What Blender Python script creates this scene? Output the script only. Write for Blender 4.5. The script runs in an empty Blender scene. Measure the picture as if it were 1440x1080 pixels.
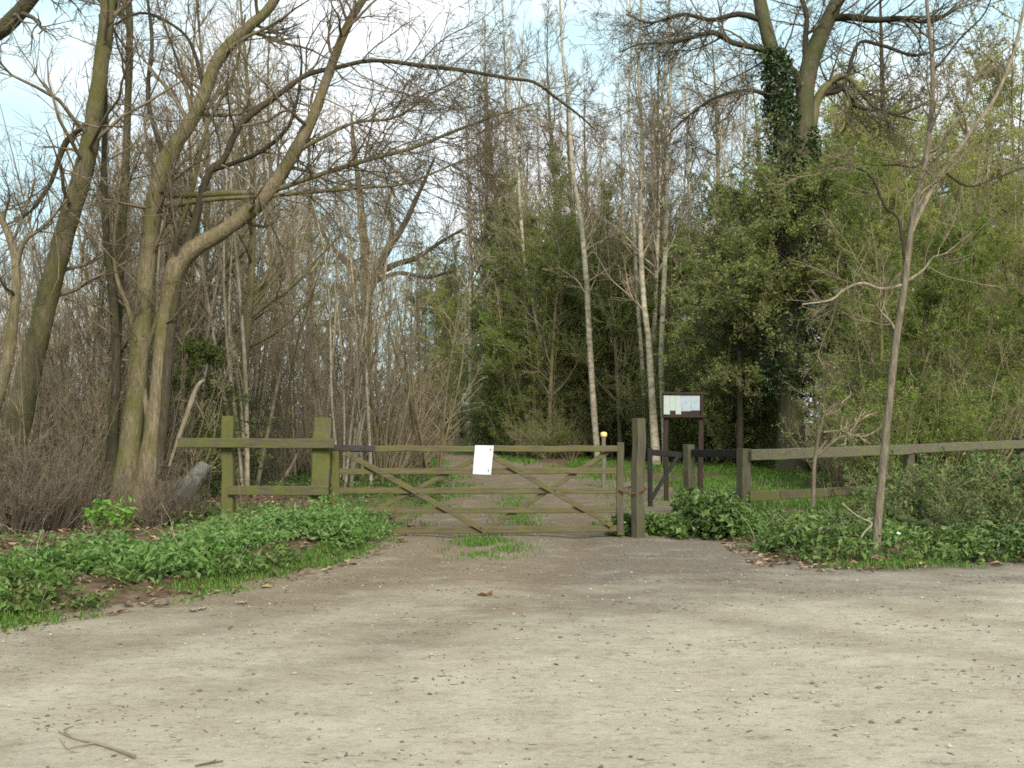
import bpy, bmesh, math, random
import numpy as np
from mathutils import Vector, Matrix

random.seed(7)
RNG = np.random.default_rng(11)
scene = bpy.context.scene
COL = scene.collection
F, CX, HY, CH = 1440.0, 720.0, 590.0, 1.6        # focal length in photo pixels, principal column, horizon row, eye height


def P(px, py, Y):
    """photo pixel at depth Y -> world point"""
    return ((px - CX) * Y / F, Y, CH + (HY - py) * Y / F)


def PX(px, Y):
    return (px - CX) * Y / F


# ------------------------------------------------------------------ materials
def new_mat(name):
    m = bpy.data.materials.new(name)
    m.use_nodes = True
    nt = m.node_tree
    nt.nodes.clear()
    out = nt.nodes.new('ShaderNodeOutputMaterial')
    return m, nt, out


def N(nt, kind, **kw):
    n = nt.nodes.new(kind)
    for k, v in kw.items():
        setattr(n, k, v)
    return n


def noise(nt, vec, scale, detail=5, rough=.6):
    n = N(nt, 'ShaderNodeTexNoise')
    n.inputs['Scale'].default_value = scale
    n.inputs['Detail'].default_value = detail
    n.inputs['Roughness'].default_value = rough
    nt.links.new(vec, n.inputs['Vector'])
    return n.outputs['Fac']


def ramp(nt, fac, stops):
    r = N(nt, 'ShaderNodeValToRGB')
    e = r.color_ramp.elements
    while len(e) < len(stops):
        e.new(.5)
    for el, (p, c) in zip(e, stops):
        el.position = p
        el.color = (*c, 1) if len(c) == 3 else c
    nt.links.new(fac, r.inputs['Fac'])
    return r.outputs['Color']


def mixc(nt, fac, a, b, mode='MIX'):
    n = N(nt, 'ShaderNodeMix', data_type='RGBA', blend_type=mode)
    for sock, v in ((n.inputs[0], fac), (n.inputs[6], a), (n.inputs[7], b)):
        if hasattr(v, 'is_linked'):
            nt.links.new(v, sock)
        elif isinstance(v, (int, float)):
            sock.default_value = v
        else:
            sock.default_value = (*v, 1)
    return n.outputs[2]


def mapping(nt, scale, coord='Object'):
    tc = N(nt, 'ShaderNodeTexCoord')
    mp = N(nt, 'ShaderNodeMapping')
    mp.inputs['Scale'].default_value = scale
    nt.links.new(tc.outputs[coord], mp.inputs['Vector'])
    return mp.outputs['Vector']


def math_node(nt, op, a, b=0.0, clamp=False):
    n = N(nt, 'ShaderNodeMath', operation=op, use_clamp=clamp)
    for sock, v in ((n.inputs[0], a), (n.inputs[1], b)):
        if hasattr(v, 'is_linked'):
            nt.links.new(v, sock)
        else:
            sock.default_value = v
    return n.outputs[0]


def bark_mat(name, dark, light, moss=None, moss_amt=.5, scale=(13, 13, 2.0), vary=.3, bump=.9):
    m, nt, out = new_mat(name)
    v = mapping(nt, scale)
    f = noise(nt, v, 3.0, 6, .65)
    c = ramp(nt, f, [(.3, dark), (.7, light)])
    if moss:
        v2 = mapping(nt, (1, 1, .6))
        f2 = noise(nt, v2, 3.2, 4, .6)
        lo = .62 - .4 * moss_amt
        mk = ramp(nt, f2, [(lo, (0, 0, 0)), (lo + .18, (1, 1, 1))])
        c = mixc(nt, mk, c, mixc(nt, f, tuple(.6 * x for x in moss), moss))
    oi = N(nt, 'ShaderNodeObjectInfo')
    hv = N(nt, 'ShaderNodeHueSaturation')
    val = math_node(nt, 'ADD', math_node(nt, 'MULTIPLY', oi.outputs['Random'], 2 * vary), 1 - vary)
    nt.links.new(val, hv.inputs['Value'])
    nt.links.new(c, hv.inputs['Color'])
    b = N(nt, 'ShaderNodeBsdfPrincipled')
    b.inputs['Roughness'].default_value = .88
    b.inputs['Specular IOR Level'].default_value = .25
    nt.links.new(hv.outputs['Color'], b.inputs['Base Color'])
    if bump:
        bp = N(nt, 'ShaderNodeBump')
        bp.inputs['Strength'].default_value = bump
        bp.inputs['Distance'].default_value = .03
        nt.links.new(f, bp.inputs['Height'])
        nt.links.new(bp.outputs['Normal'], b.inputs['Normal'])
    nt.links.new(b.outputs[0], out.inputs[0])
    return m


def birch_mat():
    m, nt, out = new_mat('birch_bark')
    v = mapping(nt, (1.6, 1.6, 3.2))
    f = noise(nt, v, 2.0, 5, .7)
    c = ramp(nt, f, [(.33, (.09, .075, .05)), (.44, (.30, .255, .175)), (.66, (.53, .475, .36))])
    v2 = mapping(nt, (1, 1, 1))
    f2 = noise(nt, v2, .55, 3, .5)
    c = mixc(nt, ramp(nt, f2, [(.5, (0, 0, 0)), (.68, (.8, .8, .8))]), c, (.14, .13, .07))
    b = N(nt, 'ShaderNodeBsdfPrincipled')
    b.inputs['Roughness'].default_value = .75
    nt.links.new(c, b.inputs['Base Color'])
    nt.links.new(b.outputs[0], out.inputs[0])
    return m


def leaf_mat(name, a, b_, c_=None, trans=.35, rough=.6, spec=.3, hue_var=.5):
    m, nt, out = new_mat(name)
    g = N(nt, 'ShaderNodeNewGeometry')
    stops = [(0, a), (1, b_)] if c_ is None else [(0, a), (.5, b_), (1, c_)]
    c = ramp(nt, g.outputs['Random Per Island'], stops)
    oi = N(nt, 'ShaderNodeObjectInfo')
    hv = N(nt, 'ShaderNodeHueSaturation')
    nt.links.new(math_node(nt, 'ADD', math_node(nt, 'MULTIPLY', oi.outputs['Random'], hue_var), 1 - hue_var / 2), hv.inputs['Value'])
    nt.links.new(c, hv.inputs['Color'])
    p = N(nt, 'ShaderNodeBsdfPrincipled')
    p.inputs['Roughness'].default_value = rough
    p.inputs['Specular IOR Level'].default_value = spec
    nt.links.new(hv.outputs['Color'], p.inputs['Base Color'])
    t = N(nt, 'ShaderNodeBsdfTranslucent')
    nt.links.new(hv.outputs['Color'], t.inputs['Color'])
    mx = N(nt, 'ShaderNodeMixShader')
    mx.inputs[0].default_value = trans
    nt.links.new(p.outputs[0], mx.inputs[1])
    nt.links.new(t.outputs[0], mx.inputs[2])
    nt.links.new(mx.outputs[0], out.inputs[0])
    return m


def flat_mat(name, col, rough=.7, metal=0., var=None, vscale=20):
    m, nt, out = new_mat(name)
    b = N(nt, 'ShaderNodeBsdfPrincipled')
    b.inputs['Roughness'].default_value = rough
    b.inputs['Metallic'].default_value = metal
    if var:
        f = noise(nt, mapping(nt, (1, 1, 1)), vscale, 4, .6)
        nt.links.new(ramp(nt, f, [(.35, col), (.68, var)]), b.inputs['Base Color'])
    else:
        b.inputs['Base Color'].default_value = (*col, 1)
    nt.links.new(b.outputs[0], out.inputs[0])
    return m


def wood_mat(name, base, base2, moss, amt, axis='Z'):
    """weathered timber: grain along the given axis, algae in patches"""
    m, nt, out = new_mat(name)
    s = {'X': (1.2, 22, 22), 'Z': (22, 22, 1.2)}[axis]
    f = noise(nt, mapping(nt, s), 2.2, 6, .7)
    c = ramp(nt, f, [(.3, base), (.7, base2)])
    f2 = noise(nt, mapping(nt, (1, 1, 1)), 4.5, 6, .7)
    lo = .68 - .45 * amt
    mk = ramp(nt, f2, [(lo, (0, 0, 0)), (lo + .2, (.92, .92, .92))])
    f3 = noise(nt, mapping(nt, (1, 1, 1)), 30, 3, .7)
    c = mixc(nt, mk, c, mixc(nt, f3, tuple(.6 * x for x in moss), tuple(1.25 * x for x in moss)))
    b = N(nt, 'ShaderNodeBsdfPrincipled')
    b.inputs['Roughness'].default_value = .85
    b.inputs['Specular IOR Level'].default_value = .2
    nt.links.new(c, b.inputs['Base Color'])
    bp = N(nt, 'ShaderNodeBump')
    bp.inputs['Strength'].default_value = .5
    bp.inputs['Distance'].default_value = .008
    nt.links.new(f, bp.inputs['Height'])
    nt.links.new(bp.outputs['Normal'], b.inputs['Normal'])
    nt.links.new(b.outputs[0], out.inputs[0])
    return m


M = {}
M['bark_olive'] = bark_mat('bark_olive', (0.0645, 0.0533, 0.031), (0.215, 0.181, 0.103), (0.129, 0.125, 0.0387), .45)
M['bark_tan'] = bark_mat('bark_tan', (.08, .063, .037), (.26, .21, .13), (.135, .125, .04), .35)
M['bark_dark'] = bark_mat('bark_dark', (0.0189, 0.0155, 0.0103), (0.0731, 0.0602, 0.0387), (0.0602, 0.0645, 0.0215), .3)
M['bark_umber'] = bark_mat('bark_umber', (0.0344, 0.0275, 0.0172), (0.12, 0.0946, 0.0602), (0.086, 0.086, 0.0301), .3)
M['bark_oak'] = bark_mat('bark_oak', (.04, .036, .022), (.15, .13, .08), (.09, .095, .035), .5, (14, 14, 1.6), .1, 1.)
M['bark_slim'] = bark_mat('bark_slim', (.085, .068, .046), (.30, .255, .185), (.13, .125, .055), .2)
M['bark_twiggy'] = bark_mat('bark_twiggy', (.09, .072, .05), (.25, .205, .14), (.12, .12, .05), .2)
M['bark_grey'] = bark_mat('bark_grey', (0.0774, 0.0705, 0.0533), (0.258, 0.232, 0.181), (0.112, 0.112, 0.0516), .3)
M['twig_brown'] = bark_mat('twig_brown', (.115, .09, .06), (.31, .245, .165), None, 0, (1, 1, 1), .35, 0)
M['twig_grey'] = bark_mat('twig_grey', (.13, .105, .065), (.34, .275, .175), None, 0, (1, 1, 1), .35, 0)
M['twig_dark'] = bark_mat('twig_dark', (.055, .045, .03), (.15, .125, .08), None, 0, (1, 1, 1), .3, 0)
M['twig_umber'] = bark_mat('twig_umber', (.07, .056, .036), (.21, .165, .105), None, 0, (1, 1, 1), .3, 0)
M['twig_red'] = bark_mat('twig_red', (.085, .066, .048), (.23, .18, .13), None, 0, (1, 1, 1), .3, 0)
M['bark_sapling'] = bark_mat('bark_sapling', (.14, .115, .08), (.40, .34, .25), (.17, .165, .07), .2, (6, 6, 3), .4, .3)
M['bark_log'] = bark_mat('bark_log', (.08, .08, .065), (.25, .25, .21), (.12, .13, .06), .3)
M['bark_pale'] = bark_mat('bark_pale', (.13, .108, .076), (.31, .255, .18), None, 0, (5, 5, 2), .1, .3)
M['birch'] = birch_mat()
M['leaf_holly'] = leaf_mat('leaf_holly', (.085, .10, .03), (.14, .155, .05), (.21, .21, .08), .55, .55, .2)
M['leaf_olive'] = leaf_mat('leaf_olive', (.135, .18, .046), (.225, .27, .078), (.33, .36, .125), .55, .55, .2, .3)
M['leaf_wood'] = leaf_mat('leaf_wood', (.11, .155, .038), (.185, .23, .065), (.275, .305, .10), .6, .6, .15, .4)
M['leaf_ivy'] = leaf_mat('leaf_ivy', (.035, .068, .014), (.075, .128, .028), (.14, .195, .055), .25, .5, .35, .2)
M['leaf_spring'] = leaf_mat('leaf_spring', (.23, .26, .05), (.335, .36, .085), (.45, .455, .15), .5, .6, .25, .35)
M['leaf_hedge'] = leaf_mat('leaf_hedge', (.105, .165, .026), (.18, .25, .045), (.28, .325, .075), .5, .6, .25, .35)
M['leaf_bud'] = leaf_mat('leaf_bud', (.15, .13, .06), (.19, .18, .07), None, .4, .7, .2, .3)
M['leaf_ivy_dark'] = leaf_mat('leaf_ivy_dark', (.016, .034, .010), (.036, .066, .018), (.075, .105, .035), .15, .4, .45, .2)
M['leaf_bramble'] = leaf_mat('leaf_bramble', (.055, .092, .02), (.105, .158, .038), (.18, .215, .07), .3, .5, .35, .3)
M['leaf_nettle'] = leaf_mat('leaf_nettle', (0.0644, 0.138, 0.0258), (0.12, 0.225, 0.046), (0.193, 0.313, 0.0782), .4, .5, .35, .1)
M['leaf_fresh'] = leaf_mat('leaf_fresh', (0.101, 0.184, 0.046), (0.156, 0.267, 0.069), (0.221, 0.331, 0.11), .4, .5, .3, .1)
M['leaf_bright'] = leaf_mat('leaf_bright', (.16, .33, .05), (.22, .40, .07), None, .45, .5, .3, .1)
M['leaf_dead'] = leaf_mat('leaf_dead', (.11, .065, .038), (.23, .155, .095), (.38, .285, .19), .15, .8, .2, .1)
M['leaf_russet'] = leaf_mat('leaf_russet', (.13, .07, .035), (.22, .13, .065), None, .3, .8, .2, .1)
M['grass'] = leaf_mat('grass_blade', (0.0588, 0.118, 0.0168), (0.0924, 0.185, 0.0252), (0.143, 0.235, 0.0462), .35, .6, .3, .1)
M['moss_post'] = wood_mat('mossy_post_wood', (.058, .05, .03), (.125, .112, .066), (.098, .102, .026), .75)
M['moss_rail'] = wood_mat('mossy_rail_wood', (0.0462, 0.0395, 0.0252), (0.118, 0.101, 0.063), (0.0966, 0.101, 0.0252), .55, 'X')
M['gate_wood'] = wood_mat('gate_wood', (0.0504, 0.042, 0.0252), (0.143, 0.118, 0.0714), (0.113, 0.109, 0.0286), .55, 'X')
M['dull_post'] = wood_mat('dull_post_wood', (0.042, 0.0353, 0.0252), (0.109, 0.0966, 0.0672), (0.0924, 0.0966, 0.0336), .45)
M['dull_rail'] = wood_mat('dull_rail_wood', (0.0504, 0.0462, 0.0336), (0.16, 0.143, 0.101), (0.118, 0.126, 0.042), .5, 'X')
M['dark_wood'] = wood_mat('dark_stained_wood', (.010, .0095, .009), (.028, .026, .023), (.045, .045, .03), .15)
M['board_wood'] = wood_mat('board_wood', (.02, .013, .01), (.05, .032, .024), (.04, .03, .02), .1)
M['black_iron'] = flat_mat('black_iron', (.018, .017, .018), .6, .3, (.05, .04, .035), 30)
M['rust'] = flat_mat('rusty_iron', (.10, .04, .02), .8, .3, (.20, .085, .045), 60)
M['paper'] = flat_mat('white_paper', (0.561, 0.578, 0.578), .6)
M['paper_blue'] = flat_mat('faded_paper', (0.234, 0.296, 0.359), .5, 0, (0.367, 0.406, 0.421), 9)
M['paper_green'] = flat_mat('faded_green_paper', (0.312, 0.374, 0.343), .5, 0, (0.374, 0.413, 0.382), 9)
M['ink'] = flat_mat('grey_ink', (.10, .11, .13), .8)
M['yellow'] = flat_mat('yellow_cap_paint', (.80, .58, .16), .5, 0, (.75, .65, .35), 25)
M['post_grey'] = flat_mat('grey_post_wood', (.09, .085, .065), .8, 0, (.15, .14, .11), 25)
M['litter'] = flat_mat('white_plastic', (.75, .77, .78), .4)
M['stone'] = leaf_mat('stone', (.10, .082, .06), (.24, .21, .165), (.40, .37, .31), 0, .8, .3, .1)
M['stone'].name = 'gravel_stone'

# ------------------------------------------------------------------ mesh assembly
class Geo:
    """collects quads / tris as numpy blocks with a material slot each"""
    def __init__(self):
        self.v, self.f, self.m, self.s, self.n = [], [], [], [], 0

    def add(self, verts, faces, slot=0, smooth=True):
        verts = np.asarray(verts, dtype=np.float32).reshape(-1, 3)
        faces = np.asarray(faces, dtype=np.int64)
        if not len(faces):
            return
        self.v.append(verts)
        self.f.append(faces + self.n)
        self.m.append(np.full(len(faces), slot))
        self.s.append(np.full(len(faces), smooth))
        self.n += len(verts)

    def mesh(self, name, mats):
        me = bpy.data.meshes.new(name)
        if self.n:
            v = np.concatenate(self.v)
            me.vertices.add(len(v))
            me.vertices.foreach_set('co', v.ravel())
            tot = np.concatenate([np.full(len(f), f.shape[1]) for f in self.f])
            idx = np.concatenate([f.ravel() for f in self.f])
            me.loops.add(len(idx))
            me.polygons.add(len(tot))
            me.loops.foreach_set('vertex_index', idx.astype(np.int32))
            start = np.concatenate([[0], np.cumsum(tot)[:-1]])
            me.polygons.foreach_set('loop_start', start.astype(np.int32))
            me.polygons.foreach_set('material_index', np.concatenate(self.m).astype(np.int32))
            me.polygons.foreach_set('use_smooth', np.concatenate(self.s))
            me.update(calc_edges=True)
        for m in mats:
            me.materials.append(m if not isinstance(m, str) else M[m])
        return me


def nrm(a):
    return a / np.maximum(np.linalg.norm(a, axis=-1, keepdims=True), 1e-9)


def add_tubes(g, pts, rad, S, slot=0, rng=RNG, lump=0., cap=False):
    """pts (M,N,3), rad (M,N)"""
    pts = np.asarray(pts, float)
    rad = np.asarray(rad, float)
    if pts.ndim == 2:
        pts, rad = pts[None], rad[None]
    Mn, Nn = rad.shape
    if not Mn:
        return
    t = nrm(np.gradient(pts, axis=1))
    mean = np.abs(nrm(pts[:, -1] - pts[:, 0]))
    ref = np.where(mean[:, 2:3] > .8, np.array([[1., 0, 0]]), np.array([[0, 0, 1.]]))[:, None, :]
    u = nrm(np.cross(t, np.broadcast_to(ref, t.shape)))
    w = np.cross(t, u)
    a = np.arange(S) * 2 * math.pi / S
    r = rad[..., None] * (1 + (lump * rng.standard_normal((Mn, Nn, S)) if lump else 0))
    v = pts[:, :, None, :] + r[..., None] * (np.cos(a)[:, None] * u[:, :, None, :] + np.sin(a)[:, None] * w[:, :, None, :])
    base = (np.arange(Mn) * Nn * S)[:, None, None]
    i = (np.arange(Nn - 1) * S)[None, :, None]
    k = np.arange(S)[None, None, :]
    k2 = (k + 1) % S
    q = np.stack(np.broadcast_arrays(base + i + k, base + i + k2, base + i + S + k2, base + i + S + k), -1).reshape(-1, 4)
    g.add(v.reshape(-1, 3), q, slot)
    if cap:
        end = v[:, -1].reshape(-1, 3)
        g.add(end, np.arange(Mn * S).reshape(Mn, S), slot, False)
        g.add(v[:, 0].reshape(-1, 3), np.arange(Mn * S).reshape(Mn, S)[:, ::-1], slot, False)


def grow(par, n, t0, t1, ang, ln, Nn, jit, trop, ratio, rng, tip=.003, fall=.55, absolute=False, rmax=9., angj=.25):
    """children of a set of branches: returns (pts, rad)"""
    pts, rad = par
    Mn, K = rad.shape
    idx = np.repeat(np.arange(Mn), n)
    t = rng.uniform(t0, t1, Mn * n)
    f = t * (K - 1) * .999
    i = f.astype(int)
    a = (f - i)[:, None]
    p = pts[idx, i] * (1 - a) + pts[idx, i + 1] * a
    r = rad[idx, i] * (1 - a[:, 0]) + rad[idx, i + 1] * a[:, 0]
    tan = nrm(pts[idx, i + 1] - pts[idx, i])
    rv = rng.standard_normal(p.shape)
    perp = nrm(rv - (rv * tan).sum(-1, keepdims=True) * tan)
    th = math.radians(ang) * (1 + angj * rng.standard_normal(len(t)))[:, None]
    d = np.cos(th) * tan + np.sin(th) * perp
    plen = np.linalg.norm(np.diff(pts, axis=1), axis=-1).sum(1)[idx] if not absolute else 1.0
    L = ln * plen * (1 - fall * t) * rng.uniform(.55, 1.25, len(t))
    out = np.empty((len(t), Nn, 3))
    out[:, 0] = p
    step = (L / (Nn - 1))[:, None]
    for j in range(1, Nn):
        d = nrm(d + jit * rng.standard_normal(d.shape) + np.array([0, 0, trop]))
        out[:, j] = out[:, j - 1] + d * step
    r0 = np.minimum(np.minimum(r * ratio, rmax), L * .03 + .002)
    r0 = np.maximum(r0, tip)
    s = np.linspace(0, 1, Nn)[None]
    rr = r0[:, None] * (1 - s) + tip * .7 * s
    return out, rr


def leaf_quads(c, size, rng, up=.4, wide=.55, sizej=.5):
    n = len(c)
    nv = nrm(rng.standard_normal((n, 3)) + np.array([0, 0, up * 2.0]))
    a = rng.standard_normal((n, 3))
    a = nrm(a - (a * nv).sum(-1, keepdims=True) * nv)
    b = np.cross(nv, a)
    s = (size * (1 + sizej * rng.standard_normal(n)).clip(.4, 2))[:, None]
    bend = nv * s * .12
    v = np.stack([c - a * s * .5, c + b * s * wide * .5 + bend, c + a * s * .5 - bend, c - b * s * wide * .5 + bend], 1)
    return v.reshape(-1, 3), np.arange(n * 4).reshape(n, 4)


def add_leaves(g, c, size, rng, slot, **kw):
    v, f = leaf_quads(c, size, rng, **kw)
    g.add(v, f, slot, False)


def along(par, n, rng, spread, t0=.2, t1=1.):
    pts, rad = par
    Mn, K = rad.shape
    idx = rng.integers(0, Mn, n)
    f = rng.uniform(t0, t1, n) * (K - 1) * .999
    i = f.astype(int)
    a = (f - i)[:, None]
    return pts[idx, i] * (1 - a) + pts[idx, i + 1] * a + rng.standard_normal((n, 3)) * spread


def spline(pts, n):
    """Catmull-Rom through rows of any width"""
    p = np.asarray(pts, float)
    p = np.vstack([2 * p[0] - p[1], p, 2 * p[-1] - p[-2]])
    seg = len(p) - 3
    t = np.linspace(0, seg - 1e-6, n)
    i = t.astype(int)
    a = (t - i)[:, None]
    p0, p1, p2, p3 = p[i], p[i + 1], p[i + 2], p[i + 3]
    return .5 * ((2 * p1) + (p2 - p0) * a + (2 * p0 - 5 * p1 + 4 * p2 - p3) * a ** 2 + (3 * p1 - p0 - 3 * p2 + p3) * a ** 3)


def stem(pix, Y, n=24, origin=(0, 0, 0), wob=0.):
    """a trunk or limb given as rows (px, py, width px [, depth shift]) -> pts, rad relative to origin"""
    rows = []
    for q in pix:
        px, py, w = q[:3]
        y = Y + (q[3] if len(q) > 3 else 0)
        x, yy, z = P(px, py, y)
        rows.append((x - origin[0], yy - origin[1], z - origin[2], w * .5 * y / F))
    s = spline(rows, n)
    if wob:
        s[1:-1, :3] += RNG.standard_normal((n - 2, 3)) * wob
    return s[None, :, :3], np.maximum(s[None, :, 3], .003)


# ------------------------------------------------------------------ objects
def link(name, me, parent=None, loc=None, kind=None, label=None):
    o = bpy.data.objects.new(name, me)
    COL.objects.link(o)
    if parent:
        o.parent = parent
    if loc is not None:
        o.location = loc
    if kind:
        o['kind'] = kind
    if label:
        o['label'] = label
    return o


def tag(o, label, cat, group=None):
    o['label'] = label
    o['category'] = cat
    if group:
        o['group'] = group
    return o


def thing(name, label, cat, loc, rz=0., sc=1., group=None):
    o = bpy.data.objects.new(name, None)
    o.empty_display_size = .2
    COL.objects.link(o)
    o.location = loc
    o.rotation_euler = (0, 0, rz)
    o.scale = (sc, sc, sc) if not isinstance(sc, tuple) else sc
    return tag(o, label, cat, group)


# ------------------------------------------------------------------ terrain
MAIN = np.array([(-60, -40), (-60, -16), (-40, -8), (-12, 2), (-6, 5.6), (-3.9, 7.9), (-3.2, 8.8), (-2.6, 9.65), (-2.15, 10.7), (-1.8, 12.0),
                 (-1.62, 13.2), (-1.75, 14.5), (-1.6, 17), (-1.25, 21), (-1.3, 25), (-1.9, 31), (-3.2, 38), (-5.2, 46), (-9, 60), (-14, 80),
                 (-9, 80), (-4.6, 62), (-1.7, 48), (.2, 41), (1.6, 34), (2.3, 27), (2.4, 22), (1.9, 18), (1.5, 15.6), (1.5, 14.4),
                 (2.3, 14.6), (2.84, 12.85), (3.05, 11.5), (3.5, 11.1), (4.6, 11.45), (5.6, 11.25), (9, 11.05), (40, 12), (60, 12), (60, -40)], float)
SIDE = np.array([(1.6, 13.9), (1.95, 15), (2.05, 17), (2.4, 22), (2.1, 27), (3.0, 27), (3.7, 24), (3.2, 19), (2.6, 16), (2.4, 14.7), (2.5, 13.9)], float)


def sdf_poly(x, y, poly):
    """signed distance, negative inside"""
    d = np.full(x.shape, 1e9)
    inside = np.zeros(x.shape, bool)
    n = len(poly)
    for i in range(n):
        a, b = poly[i], poly[(i + 1) % n]
        e = b - a
        wx, wy = x - a[0], y - a[1]
        t = np.clip((wx * e[0] + wy * e[1]) / (e @ e), 0, 1)
        d = np.minimum(d, np.hypot(wx - e[0] * t, wy - e[1] * t))
        if a[1] != b[1]:
            c = (a[1] > y) != (b[1] > y)
            xi = a[0] + (y - a[1]) * e[0] / (b[1] - a[1])
            inside ^= c & (x < xi)
    return np.where(inside, -d, d)


def track_d(x, y):
    return np.minimum(sdf_poly(x, y, MAIN), sdf_poly(x, y, SIDE))


_K = np.random.default_rng(3)
_KV = [(_K.uniform(-1, 1, 2) * s, _K.uniform(0, 6.28), a) for s, a in [(.35, .05), (.5, .04), (1.1, .03), (1.7, .025), (3.1, .016), (4.3, .014), (7., .008), (9., .007), (13., .005)]]


def bumps(x, y):
    z = 0
    for k, ph, a in _KV:
        z = z + a * np.sin(k[0] * x * 1.6 + k[1] * y * 1.6 + ph)
    return z


def gh(x, y):
    """height of the ground sheet"""
    x, y = np.asarray(x, float), np.asarray(y, float)
    d = track_d(x, y)
    wig = bumps(x * 3.1 + 5, y * 3.1) * .8
    s = np.clip((d + wig * .9 + .1) / .9, 0, 1)
    s = s * s * (3 - 2 * s)
    return -.05 + s * (.15 + bumps(x, y) * .8)


def gz(x, y):
    return float(gh(np.array([x]), np.array([y]))[0])


def axis_lines(lo, hi, step, far):
    a = list(np.arange(lo, hi + 1e-6, step))
    s, left, right = step, a[0], a[-1]
    L, R = [], []
    while left > -far or right < far:
        s *= 1.35
        left -= s
        right += s
        if left > -far * 1.3:
            L.append(left)
        if right < far * 1.3:
            R.append(right)
    return np.array(L[::-1] + a + R)


def grid(name, xs, ys, zf, mats, keep=None):
    X, Y = np.meshgrid(xs, ys)
    Z = zf(X, Y)
    g = Geo()
    ny, nx = X.shape
    i = (np.arange(ny - 1) * nx)[:, None] + np.arange(nx - 1)[None]
    q = np.stack([i, i + 1, i + nx + 1, i + nx], -1).reshape(-1, 4)
    if keep is not None:
        kp = keep(X, Y)
        k4 = kp[:-1, :-1] | kp[1:, :-1] | kp[:-1, 1:] | kp[1:, 1:]
        q = q[k4.ravel()]
    g.add(np.stack([X, Y, Z], -1), q, 0)
    return g.mesh(name, mats)


def ground_material():
    m, nt, out = new_mat('woodland_floor')
    v = mapping(nt, (1, 1, 1))
    f = noise(nt, v, 9, 8, .7)
    c = ramp(nt, f, [(.3, (.045, .03, .018)), (.5, (.11, .075, .046)), (.72, (.20, .145, .095))])
    f2 = noise(nt, v, .5, 6, .7)
    g = ramp(nt, noise(nt, v, 14, 5, .7), [(.3, (.025, .05, .012)), (.7, (.09, .15, .035))])
    c = mixc(nt, ramp(nt, f2, [(.5, (0, 0, 0)), (.64, (.8, .8, .8))]), c, g)
    b = N(nt, 'ShaderNodeBsdfPrincipled')
    b.inputs['Roughness'].default_value = .95
    b.inputs['Specular IOR Level'].default_value = .1
    nt.links.new(c, b.inputs['Base Color'])
    bp = N(nt, 'ShaderNodeBump')
    bp.inputs['Strength'].default_value = .8
    bp.inputs['Distance'].default_value = .04
    nt.links.new(f, bp.inputs['Height'])
    nt.links.new(bp.outputs['Normal'], b.inputs['Normal'])
    nt.links.new(b.outputs[0], out.inputs[0])
    return m


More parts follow.
